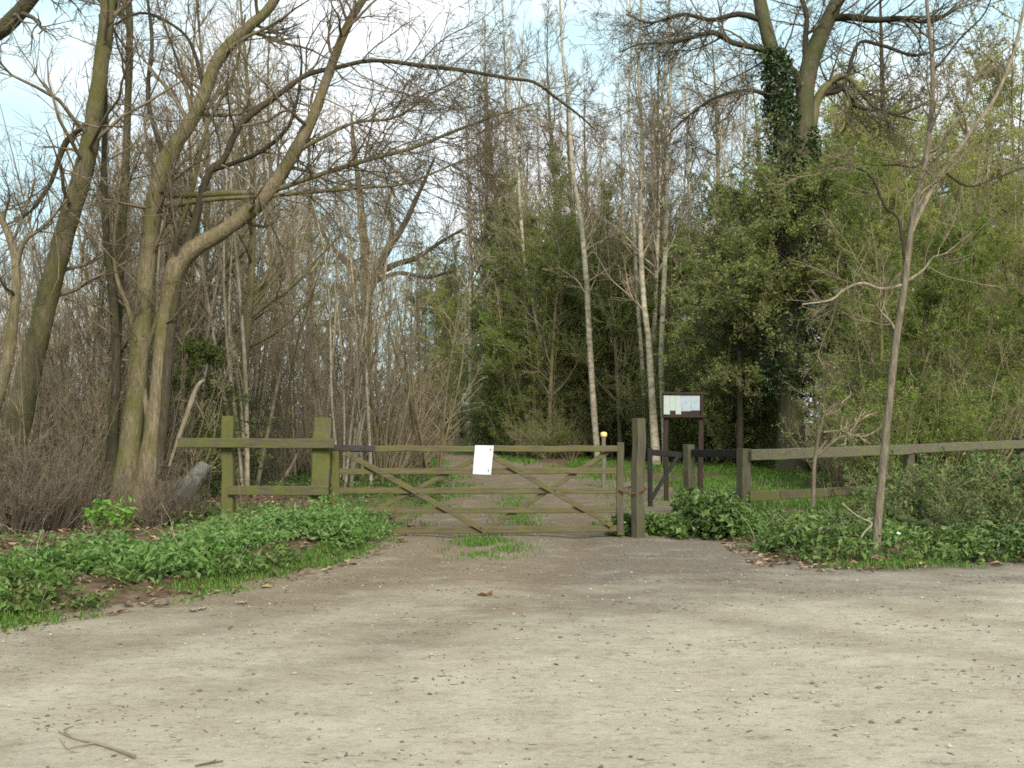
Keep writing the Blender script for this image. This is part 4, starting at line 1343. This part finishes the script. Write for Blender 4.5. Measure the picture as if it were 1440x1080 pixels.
iv = hero('ivy_clad_tree', 'huge twin topped tree hung with ivy behind the right fence', 'tree', 30., 1113, IV, cr_iv)
ib = Vector((PX(1113, 30.), 30., gz(PX(1113, 30.), 30.) - .03))
g = Geo()                                                             # ivy sleeves: leaves hugging the trunk and left stem
def sleeve(pix, n, size, k=1.25, sk=.10):
    s = stem(pix, 30., 40, tuple(ib), 0)
    f = HR.uniform(0, 38.99, n)
    i_ = f.astype(int)
    a_ = (f - i_)[:, None]
    c = s[0][0][i_] * (1 - a_) + s[0][0][i_ + 1] * a_
    r_ = s[1][0][i_] * k
    th = HR.uniform(0, 6.28, n)
    patch = .12 * np.sin(th * 3 + f * .8) + .1 * np.sin(th * 2 - f * .5)
    rr = r_ * (1 + patch) + np.abs(HR.normal(0, sk, n))
    c = c + np.stack([np.cos(th) * rr, np.sin(th) * rr, HR.normal(0, .05, n)], -1)
    add_leaves(g, c, size, HR, 0, up=0.)


sleeve([(1112, 300, 32), (1105, 240, 30), (1099, 160, 27), (1094, 110, 22), (1086, 70, 15)], 7200, .10, 1.1, .13)
sleeve([(1104, 560, 34), (1104, 480, 40), (1108, 380, 44), (1114, 290, 40), (1124, 240, 26)], 10000, .10, 1.2, .16)
sleeve([(1128, 250, 30), (1134, 205, 18), (1136, 180, 12)], 1900, .095)
link('ivy', g.mesh('ivy', ['leaf_ivy_dark']), iv)
g = Geo()                                                             # the bushy swag of ivy and elder round the middle of the trunk
bs = stem([(1112, 470, 40), (1110, 400, 40), (1112, 330, 40), (1116, 280, 38)], 30., 12, tuple(ib))
s1 = grow(bs, 60, .0, 1., 82, 2.7, 7, .14, -.02, .2, HR, .012, .1, True, .03)
add_tubes(g, *s1, 4, 0)
s2 = grow(s1, 9, .25, 1., 48, .42, 4, .2, .02, .6, HR, .008, .2)
add_tubes(g, *s2, 3, 0)
s3 = grow(s2, 4, .2, 1., 48, .6, 3, .2, .0, .6, HR, .006, .2)
add_tubes(g, *s3, 3, 0)
add_leaves(g, along(s3, 30000, HR, .07), .09, HR, 1)
link('ivy_swag', g.mesh('ivy_swag', ['twig_brown', 'leaf_olive']), iv)

# ivy and elder thicket round its stem: dense sprays, each shrub a thing
put('ivy_bush', 'evergreen_shrub', 'round topped olive thicket wrapped round the left of the ivy clad tree', 'shrub', 1040, 30.6, 1.0, sxy=.9, rz=1.)
put('ivy_bush', 'evergreen_shrub', 'round topped olive thicket on the right flank of the ivy clad tree', 'shrub', 1190, 30.8, .98, sxy=.95, rz=4.)
put('ivy_bush_low', 'evergreen_shrub', 'lower olive thicket spreading left of the ivy clad tree', 'shrub', 1040, 32.5, 1.05, sxy=.8, rz=2.)
put('ivy_bush_low', 'evergreen_shrub', 'lower olive thicket spreading right of the ivy clad tree', 'shrub', 1204, 32.0, 1.0, sxy=.9, rz=2.6)

# --- birches with traced white stems
def birch(pix, Y, base, label, l1=2.6, twig='twig_brown', bark='birch'):
    def c_(cg, ss):
        for s in ss:
            twigs(cg, s, HR, 30, l1, 7, 6, .36, 40, .02, .006, 0, .14, .35)
        return [twig]
    return hero('birch_tree', label, 'tree', Y, base, [([(a_, b_, c2 * .7) for a_, b_, c2 in pix], bark, 8, 40)], c_)


birch([(842, 665, 14), (838, 612, 13), (834, 560, 12), (829, 480, 11.5), (825, 400, 11), (818, 320, 10.5), (812, 280, 9), (804, 230, 8), (800, 150, 7), (790, 60, 5), (786, -60, 2)], 38., 842, 'white trunked birch standing behind the right half of the gate')
birch([(924, 672, 18), (921, 620, 17), (917, 560, 14), (912, 480, 12), (905, 420, 11), (901, 340, 10), (901, 260, 9), (903, 190, 8), (898, 100, 6), (902, -20, 4), (898, -120, 1.5)], 33., 924, 'pale birch with a bowed base just left of the notice board')
birch([(937, 668, 13), (934, 600, 12), (930, 520, 11), (932, 440, 10), (936, 340, 10), (938, 260, 9), (938, 190, 8), (944, 90, 6), (940, -30, 3), (944, -120, 1.5)], 34.5, 937, 'straight white birch rising from directly behind the notice board')
birch([(908, 655, 9), (906, 580, 8), (902, 500, 8), (896, 420, 7), (892, 330, 7), (888, 260, 6), (884, 160, 5), (888, 40, 3), (880, -60, 1.5)], 39., 908, 'thinnest birch of the cluster left of the notice board')
birch([(782, 652, 8), (778, 590, 8), (770, 520, 7), (758, 470, 6), (748, 420, 6), (738, 370, 7), (732, 300, 7), (728, 240, 6), (716, 140, 4), (720, 20, 2)], 42., 782, 'crooked grey birch left of the gate\'s white trunked birch', 2.4, 'twig_grey')

# --- far spreading oak seen over the track
OK_ = [([(512, 640, 26), (514, 560, 20), (516, 480, 17), (514, 400, 15), (512, 340, 13), (506, 280, 10), (500, 220, 6), (494, 160, 3)], 'bark_olive', 9, 30),
       ([(516, 420, 14), (528, 385, 13), (546, 350, 11), (566, 320, 8), (590, 270, 6), (612, 220, 3)], 'bark_dark', 8, 24),
       ([(528, 385, 10), (556, 372, 9), (586, 362, 7), (620, 340, 5), (652, 322, 3)], 'bark_dark', 7, 20),
       ([(546, 350, 8), (552, 318, 6), (546, 290, 5), (556, 250, 3)], 'bark_dark', 7, 16),
       ([(514, 400, 9), (488, 372, 7), (462, 340, 6), (440, 300, 4), (420, 280, 2)], 'bark_dark', 7, 18),
       ([(518, 400, 8), (560, 384, 6), (600, 390, 5), (640, 380, 3)], 'bark_dark', 7, 16)]
hero('spreading_oak', 'distant oak with wide twisting dark limbs seen above the gate\'s left end', 'tree', 66., 512, OK_,
     lambda cg, ss: [twigs(cg, s, HR, 16, 5.0, 6, 6, .35, 55, .0, .012, 0, .22) for s in ss] and ['twig_dark'])

# ------------------------------------------------------------------ the wood: every tree a thing, labelled by kind and by where it stands
PR = random.Random(5)


def side_of(px):
    for lim, txt in ((-60, 'beyond the left edge trunks'), (70, 'behind the leaning left edge trunk'), (150, 'between the leaning trunk and the many stemmed tree'), (250, 'behind the many stemmed tree'),
                     (318, 'behind the free rail end'), (385, 'behind the short left fence'), (450, 'just left of the thick mossy gate post'), (540, 'behind the hinge end of the gate'),
                     (610, 'behind the left brace of the gate'), (665, 'where the track bends left'), (760, 'right of the track bend'), (860, 'behind the right half of the gate'),
                     (935, 'among the birches'), (1010, 'right of the notice board'), (1100, 'left of the ivy clad tree'), (1190, 'right of the ivy clad tree'), (1290, 'behind the slim pale tree'),
                     (1380, 'behind the long right fence'), (1470, 'behind the right end of the long fence')):
        if px < lim:
            return txt
    return 'beyond the right end of the long fence'


def free(px, Y, clear=.35):
    x = PX(px, Y)
    return float(track_d(np.array([x]), np.array([Y]))[0]) > clear


SEEN = {}


def wood(pn, kind, look, cat, px, Y, sc, sxy=1.):
    if 478 < px < 628 and (pn[:4] in ('wood', 'birc') and PR.random() < .78 or pn[:5] == 'stem_' and Y < 35 and PR.random() < .35):
        return                                                        # the opening in which the far oak stands against the sky
    lab = f'{look} {side_of(px)}'
    o = put(pn, kind, lab, cat, px, Y, sc, None, PR.uniform(0, 6.28), sxy)
    k = {'sapling': .11, 'tree': .03}.get(cat, 0)
    o.rotation_euler.x, o.rotation_euler.y = PR.gauss(0, k), PR.gauss(0, k)
    SEEN.setdefault(lab, []).append(o)


def row(n, x0, x1, y0, y1, kinds, s0=.85, s1=1.15, power=1.):
    for k in range(n):
        for _ in range(20):
            px = x0 + (x1 - x0) * (k + PR.uniform(-.45, 1.45)) / n
            Y = y0 + (y1 - y0) * PR.random() ** power
            if free(px, Y):
                pn, kind, look, cat = PR.choice(kinds)
                wood(pn, kind, look, cat, px, Y, PR.uniform(s0, s1))
                break


K_STEM = [('stem_a', 'sapling', 'slender pale sapling', 'sapling'), ('stem_b', 'sapling', 'tall grey sapling', 'sapling'), ('stem_c', 'sapling', 'thin olive sapling', 'sapling'),
          ('stem_multi', 'coppice_stool', 'bunch of bare coppice stems', 'sapling')]
K_BARE = [('wood_a', 'bare_tree', 'bare brown tree', 'tree'), ('wood_b', 'bare_tree', 'bare grey twigged tree', 'tree'), ('wood_c', 'bare_tree', 'narrow tan bare tree', 'tree')]
K_FAR = [('wood_a', 'bare_tree', 'far bare brown tree', 'tree'), ('wood_b', 'bare_tree', 'far bare grey tree', 'tree'), ('wood_d', 'bare_tree', 'far dark spreading tree', 'tree'), ('wood_bud', 'budding_tree', 'far budding tree', 'tree')]
K_BIRCH = [('birch_a', 'birch_tree', 'tall bare birch', 'tree'), ('birch_b', 'birch_tree', 'slender bare birch', 'tree')]
K_GREEN = [('green_a', 'leafy_tree', 'young tree in pale spring leaf', 'tree'), ('green_b', 'leafy_tree', 'bushy tree in darker green leaf', 'tree'), ('green_c', 'leafy_tree', 'forked tree in yellow green leaf', 'tree')]

# left: saplings, brown thicket, bare trees behind
row(20, -60, 135, 16.5, 24, K_STEM, .5, .78)
row(18, 130, 270, 16.5, 24, K_STEM, .75, 1.15)
row(34, 250, 560, 19, 30, K_STEM, .8, 1.25)
row(4, 190, 380, 17, 23, K_BARE, .6, .8)
row(7, -120, 120, 26, 40, K_BARE, .42, .6)
row(4, 150, 270, 26, 40, K_BARE, .75, 1.05)
row(9, 240, 600, 30, 46, K_BARE, .7, 1.)
row(6, -150, 120, 55, 90, K_FAR, .8, 1.05)
row(12, 240, 600, 44, 75, [('wood_bud', 'budding_tree', 'far budding tree', 'tree'), ('wood_leaf', 'leafy_tree', 'far feathery olive tree', 'tree')], .6, .9)
row(16, 130, 640, 48, 90, K_FAR, .8, 1.15)
row(15, -60, 640, 48, 78, [('brown_shrub', 'thicket_shrub', 'far brown twiggy thicket', 'shrub'), ('olive_thicket', 'thicket_shrub', 'far olive twiggy thicket', 'shrub')], 1.1, 1.7)
row(8, -40, 600, 27, 42, [('brown_shrub', 'thicket_shrub', 'tall brown twiggy thicket', 'shrub')], 1.5, 2.1)
row(10, 470, 610, 26, 36, [('brown_shrub', 'thicket_shrub', 'brown twiggy thicket shrub', 'shrub'), ('stem_multi_b', 'coppice_stool', 'bunch of bare coppice stems', 'sapling')], 1., 1.35)
row(9, 250, 480, 20, 28, [('brown_shrub', 'thicket_shrub', 'brown twiggy thicket shrub', 'shrub'), ('stem_multi_b', 'coppice_stool', 'bunch of low coppice stems', 'sapling')], .7, 1.)
row(12, -60, 245, 15.6, 18.5, [('brown_shrub', 'thicket_shrub', 'brown twiggy thicket shrub', 'shrub'), ('red_shrub', 'thicket_shrub', 'red brown tangled shrub', 'shrub')], .7, 1.)
for px, Y, s in ((-40, 13.6, .75), (20, 13.3, .7), (66, 13.9, .68), (120, 14.2, .5)):
    wood('red_shrub', 'bramble_thicket', 'red brown bare bramble tangle', 'bramble', px, Y, s)
for px, Y, s in ((214, 14.6, .5), (262, 14.9, .42)):
    wood('red_shrub', 'bramble_thicket', 'low bare tangle of shoots', 'bramble', px, Y, s)
for px, Y, s in ((30, 14.2, .55), (95, 14.4, .5), (250, 15.6, .5), (130, 15.2, .6)):
    wood('stem_multi_b', 'coppice_stool', 'low tangle of pale shoots', 'sapling', px, Y, s)
for px, Y, s in ((580, 37, .95), (612, 40, .9)):
    wood('russet_shrub', 'russet_shrub', 'russet dead leaved shrub', 'shrub', px, Y, s)
for px, Y, s in ((275, 19, .6), (300, 23, .5), (240, 18.5, .5)):
    wood('holly_c', 'evergreen_shrub', 'little dark evergreen bush', 'shrub', px, Y, s)

# middle: evergreen mass right of the bend, birches over it
for k, (pn, px, Y, s) in enumerate((('ivy_column', 690, 52, 1.05), ('ivy_column', 702, 47, 1.05), ('holly_a', 708, 57, 1.2), ('holly_a', 726, 49, 1.12), ('ivy_column', 752, 46, .92), ('holly_a', 776, 47, 1.05), ('holly_a', 812, 46, .95),
                                    ('holly_b', 850, 45, 1.05), ('holly_a', 882, 46, .98), ('holly_b', 925, 44, 1.1), ('holly_a', 962, 44, .9), ('holly_b', 1000, 41, 1.05), ('holly_a', 1034, 44, .95), ('holly_c', 742, 44, 1.0), ('holly_c', 800, 42, 1.),
                                    ('holly_c', 862, 41, .9), ('holly_c', 714, 46.5, 1.1), ('holly_c', 704, 49.5, 1.1), ('holly_c', 960, 37, .95), ('holly_c', 1010, 36, .95))):
    look = {'ivy_column': 'narrow ivy smothered tree', 'holly_a': 'tall dense evergreen', 'holly_b': 'broad dense evergreen', 'holly_c': 'low dark evergreen bush'}[pn]
    wood(pn, 'evergreen_shrub' if pn == 'holly_c' else 'evergreen_tree', look, 'shrub' if pn == 'holly_c' else 'tree', px, Y, s)
row(15, 655, 1030, 39, 48, [('wood_leaf', 'leafy_tree', 'feathery olive green tree', 'tree')], .62, .98)
row(6, 630, 770, 44, 58, K_BIRCH, 1.05, 1.3)
row(22, 660, 1070, 40, 60, K_BIRCH, .85, 1.1)
row(12, 690, 1090, 45, 62, K_BARE, 1.05, 1.35)
row(10, 640, 1100, 55, 85, K_FAR, .9, 1.2)
row(10, 740, 1030, 40, 44, [('green_b', 'leafy_tree', 'bushy tree in darker green leaf', 'tree'), ('stem_a', 'sapling', 'slender pale sapling', 'sapling'), ('stem_b', 'sapling', 'tall grey sapling', 'sapling')], .55, .85)
row(14, 590, 690, 66, 90, [('green_a', 'leafy_tree', 'far pale green young tree', 'tree'), ('green_c', 'leafy_tree', 'far forked yellow green tree', 'tree')], .9, 1.5)
row(12, 545, 640, 58, 84, [('wood_leaf', 'leafy_tree', 'far feathery olive tree', 'tree'), ('wood_bud', 'budding_tree', 'far budding tree', 'tree')], .8, 1.1)
row(9, 560, 640, 56, 80, [('olive_thicket', 'thicket_shrub', 'far olive twiggy thicket', 'shrub'), ('hedge_shrub', 'hedge_shrub', 'far green hedge shrub', 'shrub')], 1.1, 1.8)
row(7, 600, 690, 62, 78, [('green_b', 'leafy_tree', 'far bushy green tree', 'tree'), ('green_a', 'leafy_tree', 'far pale green young tree', 'tree')], .9, 1.3)

row(13, 940, 1085, 34, 40, [('hedge_shrub', 'hedge_shrub', 'green leafing hedge shrub', 'shrub'), ('olive_thicket', 'thicket_shrub', 'olive twiggy thicket', 'shrub')], .9, 1.35)
row(12, 700, 935, 40.5, 44, [('olive_thicket', 'thicket_shrub', 'olive twiggy thicket', 'shrub'), ('stem_a', 'sapling', 'slender pale sapling', 'sapling'), ('green_b', 'leafy_tree', 'bushy tree in darker green leaf', 'tree')], .9, 1.3)
row(10, 1180, 1480, 20, 25, [('olive_thicket', 'thicket_shrub', 'olive twiggy thicket', 'shrub'), ('green_b', 'leafy_tree', 'bushy tree in darker green leaf', 'tree')], .7, 1.)
row(14, 700, 1000, 43, 46, [('green_b', 'leafy_tree', 'bushy tree in darker green leaf', 'tree'), ('green_c', 'leafy_tree', 'forked tree in yellow green leaf', 'tree'), ('hedge_shrub', 'hedge_shrub', 'green leafing hedge shrub', 'shrub')], .9, 1.3)
row(16, 690, 1085, 38.5, 41.5, [('hedge_shrub', 'hedge_shrub', 'low green leafing hedge shrub', 'shrub'), ('olive_thicket', 'thicket_shrub', 'low olive twiggy thicket', 'shrub')], .45, .75)
row(14, 690, 935, 40, 44, K_STEM[:3], .8, 1.1)
row(5, 965, 1075, 33, 38, [('green_b', 'leafy_tree', 'bushy tree in darker green leaf', 'tree'), ('hedge_shrub', 'hedge_shrub', 'green leafing hedge shrub', 'shrub')], .7, 1.)
# right: spring-green thicket behind the long fence
row(15, 1150, 1500, 38, 54, [K_GREEN[0], K_GREEN[2]], 1.35, 1.85)
row(8, 1150, 1340, 40, 50, [K_GREEN[0], K_GREEN[2]], 1.5, 1.8)
row(8, 1190, 1480, 30, 37, K_GREEN, .85, 1.15)
row(5, 985, 1080, 34, 40, K_GREEN, .7, .95)
row(11, 1215, 1540, 22, 29, K_GREEN, .6, .9)
row(10, 1190, 1480, 26, 33, [('hedge_shrub', 'hedge_shrub', 'green leafing hedge shrub', 'shrub')], .8, 1.1)
row(9, 1200, 1500, 19.5, 23, [('hedge_shrub', 'hedge_shrub', 'green leafing hedge shrub', 'shrub'), ('brown_shrub', 'thicket_shrub', 'brown twiggy thicket shrub', 'shrub')], .6, .85)
row(10, 1090, 1560, 42, 65, K_FAR + [('green_c', 'leafy_tree', 'forked tree in yellow green leaf', 'tree')], .9, 1.3)
row(8, 1180, 1500, 24, 34, K_STEM[:2], .9, 1.15)
for px, Y, s, l in ((1306, 14.1, .85, 'brambly bush'), (1345, 14.6, .98, 'brambly bush'), (1402, 14.3, .92, 'brambly bush'), (1452, 14.8, .95, 'brambly bush'), (1262, 16.0, .8, 'low bramble'),
                    (1370, 13.2, .55, 'low bramble'), (1430, 13.2, .6, 'low bramble'), (1312, 13.0, .45, 'low bramble'), (1196, 13.6, .4, 'low bramble')):
    wood('bramble', 'bramble_bush', f'green {l}', 'bramble', px, Y, s)
# wings that keep the wood going outside the frame
for k in range(7):
    for sx in (-1, 1):
        pn, kind, look, cat = PR.choice(K_BARE if sx < 0 else K_GREEN)
        Y = PR.uniform(16, 45)
        px = CX + sx * PR.uniform(800, 1250)
        wood(pn, kind, look, cat, px, Y, PR.uniform(.9, 1.2))

for lab, os_ in SEEN.items():                                         # look-alikes of one spot share label and group
    if len(os_) > 1:
        for o in os_:
            o['group'] = lab.replace(' in ', ' with ', 1) + ', all alike' if False else 'look-alikes: ' + lab

# bright sprig of young elder at the foot of the many stemmed tree
ex, ey = PX(150, 13.0), 13.0
es = thing('elder_seedling', 'bright green leafy sprig in front of the many stemmed tree', 'plant', (ex, ey, gz(ex, ey)))
g = Geo()
st = []
for k in range(7):
    a = HR.uniform(0, 6.28)
    h = HR.uniform(.3, .5)
    st.append(straight(h, .006, .002, 6, .01, HR, (.28 * math.cos(a), .14 * math.sin(a)), .02))
st = cat_br(*st)
add_tubes(g, *st, 5)
link('stem', g.mesh('stem', ['leaf_nettle']), es)
g = Geo()
c = along(st, 150, HR, .06, .5, 1.)
add_leaves(g, c, .09, HR, 0, up=.8, wide=.5)
link('foliage', g.mesh('foliage', ['leaf_bright']), es)

# ------------------------------------------------------------------ small things on the yard
def flat_twig(label, paths, Y0, mat, kind='fallen_twig'):
    """rows of ground pixels + thickness"""
    def gp(px, py, lift):
        Y = CH * F / (py - HY)
        x = PX(px, Y)
        return np.array([x, Y, float(track_z(np.array([x]), np.array([Y]))[0]) + lift])
    o0 = gp(paths[0][0][0], paths[0][0][1], 0)
    g_ = Geo()
    for pth in paths:
        rows = [np.append(gp(a_, b_, .008 + w_ * .5), w_) for a_, b_, w_ in pth]
        s = spline(rows, 12)
        add_tubes(g_, (s[:, :3] - o0)[None], np.maximum(s[:, 3], .002)[None], 6, 0, HR, .08, True)
    o = link(kind, g_.mesh(kind, [mat]), loc=tuple(o0))
    return tag(o, label, 'twig')


flat_twig('forked brown dead twig lying on the pale gravel', [[(190, 1065, 0.00792), (160, 1054, 0.0072), (130, 1044, 0.00576), (104, 1038, 0.00432), (82, 1028, 0.00288)],
                                                              [(132, 1045, 0.00504), (108, 1050, 0.0036), (94, 1053, 0.00288), (84, 1038, 0.00216)],
                                                              [(98, 1034, 0.0036), (90, 1026, 0.00288), (104, 1020, 0.00216)]], 5, 'twig_red')
flat_twig('short dark twig at the bottom edge of the gravel', [[(274, 1078, 0.00432), (296, 1074, 0.00504), (314, 1071, 0.00288)], [(296, 1074, 0.00288), (304, 1069, 0.00216)]], 5, 'twig_dark')


def crumpled_leaf(label, px, py, size, mat, kind='dead_leaf', cat='leaf', zf=track_z):
    Y = CH * F / (py - HY)
    x = PX(px, Y)
    z = float(zf(np.array([x]), np.array([Y]))[0])
    g_ = Geo()
    n_ = 9
    u_ = np.linspace(-1, 1, n_)
    uu, vv_ = np.meshgrid(u_, u_)
    wid = .62 * np.sqrt(np.clip(1 - uu ** 2, 0, 1)) * (1 + .25 * np.cos(uu * 9))
    X_ = uu * size
    Y_ = vv_ * wid * size
    Z_ = size * (.22 + .35 * np.abs(vv_) ** 1.5 + .12 * np.sin(uu * 5 + vv_ * 3) + .12 * uu)
    i_ = (np.arange(n_ - 1) * n_)[:, None] + np.arange(n_ - 1)[None]
    g_.add(np.stack([X_, Y_, Z_], -1), np.stack([i_, i_ + 1, i_ + n_ + 1, i_ + n_], -1).reshape(-1, 4), 0)
    o = link(kind, g_.mesh(kind, [mat]), loc=(x, Y, z - size * .08))
    o.rotation_euler = (0, 0, HR.uniform(-.6, .6))
    return tag(o, label, cat)


crumpled_leaf('curled dark brown dead leaf on the bare earth before the gate', 682, 838, .07, 'leaf_dead')
for px, py, l in ((284, 857, 'pale dry leaf lying at the kerb of the nettle bed'), (341, 848, 'pale dry leaf furthest right along the nettle bed edge'), (272, 859, 'small pale dry leaf leftmost along the nettle bed edge')):
    crumpled_leaf(l, px, py, .04, 'stone')
for px, py, Yl, l in ((1155, 746, 12.6, 'crumpled white plastic scrap in the ivy left of the slim tree'), (1262, 750, 12.3, 'small white plastic scrap in the ivy right of the slim tree')):
    x, y, z = P(px, py, Yl)
    o = crumpled_leaf(l, px, 800, .05 if px < 1200 else .03, 'litter', 'litter_scrap', 'litter')
    o.location = (x, y, z)
    o.rotation_euler = (1.1, .3, .4)

# ------------------------------------------------------------------ camera, sky, sun
cam = bpy.data.cameras.new('camera')
cam.sensor_width = 36
cam.lens = 36
cam.shift_y = 50 / 1440
cam.clip_end = 3000
co = bpy.data.objects.new('camera', cam)
COL.objects.link(co)
co.location = (0, 0, CH)
co.rotation_euler = (math.radians(90), 0, 0)
scene.camera = co

SUN_EL, SUN_AZ = math.radians(35), math.radians(166)                  # azimuth clockwise from +Y: behind and to the right of the camera
w = bpy.data.worlds.new('World')
scene.world = w
w.use_nodes = True
nt = w.node_tree
bg = nt.nodes['Background']
sky = nt.nodes.new('ShaderNodeTexSky')
sky.sky_type = 'NISHITA'
sky.sun_disc = False
sky.sun_elevation = SUN_EL
sky.sun_rotation = SUN_AZ
sky.air_density = 1.0
sky.dust_density = 1.5
tc = nt.nodes.new('ShaderNodeTexCoord')
mp = nt.nodes.new('ShaderNodeMapping')
mp.inputs['Scale'].default_value = (1, 1, 2.2)
nt.links.new(tc.outputs['Generated'], mp.inputs['Vector'])
f = noise(nt, mp.outputs['Vector'], 3.4, 6, .55)
cl = ramp(nt, f, [(.44, (.08, .08, .08)), (.68, (1, 1, 1))])
c = mixc(nt, cl, mixc(nt, .85, sky.outputs[0], (5.4, 7.9, 8.6)), (8.9, 9.1, 9.2))
nt.links.new(c, bg.inputs['Color'])
bg.inputs['Strength'].default_value = .067

sl = bpy.data.lights.new('sun', 'SUN')
sl.energy = 2.45
sl.angle = math.radians(22)
sl.color = (1, .93, .80)
so = bpy.data.objects.new('sun', sl)
COL.objects.link(so)
d = Vector((math.sin(SUN_AZ) * math.cos(SUN_EL), math.cos(SUN_AZ) * math.cos(SUN_EL), math.sin(SUN_EL)))
so.rotation_euler = d.to_track_quat('Z', 'Y').to_euler()

vs = scene.view_settings
vs.view_transform = 'Standard'
vs.look = 'None'
vs.gamma = 1
vs.exposure = 1.12
scene.cycles.max_bounces = 5
scene.cycles.diffuse_bounces = 4
scene.cycles.transmission_bounces = 2
scene.cycles.use_denoising = False
scene.cycles.pixel_filter_type = 'BLACKMAN_HARRIS'
scene.cycles.filter_width = 1.7
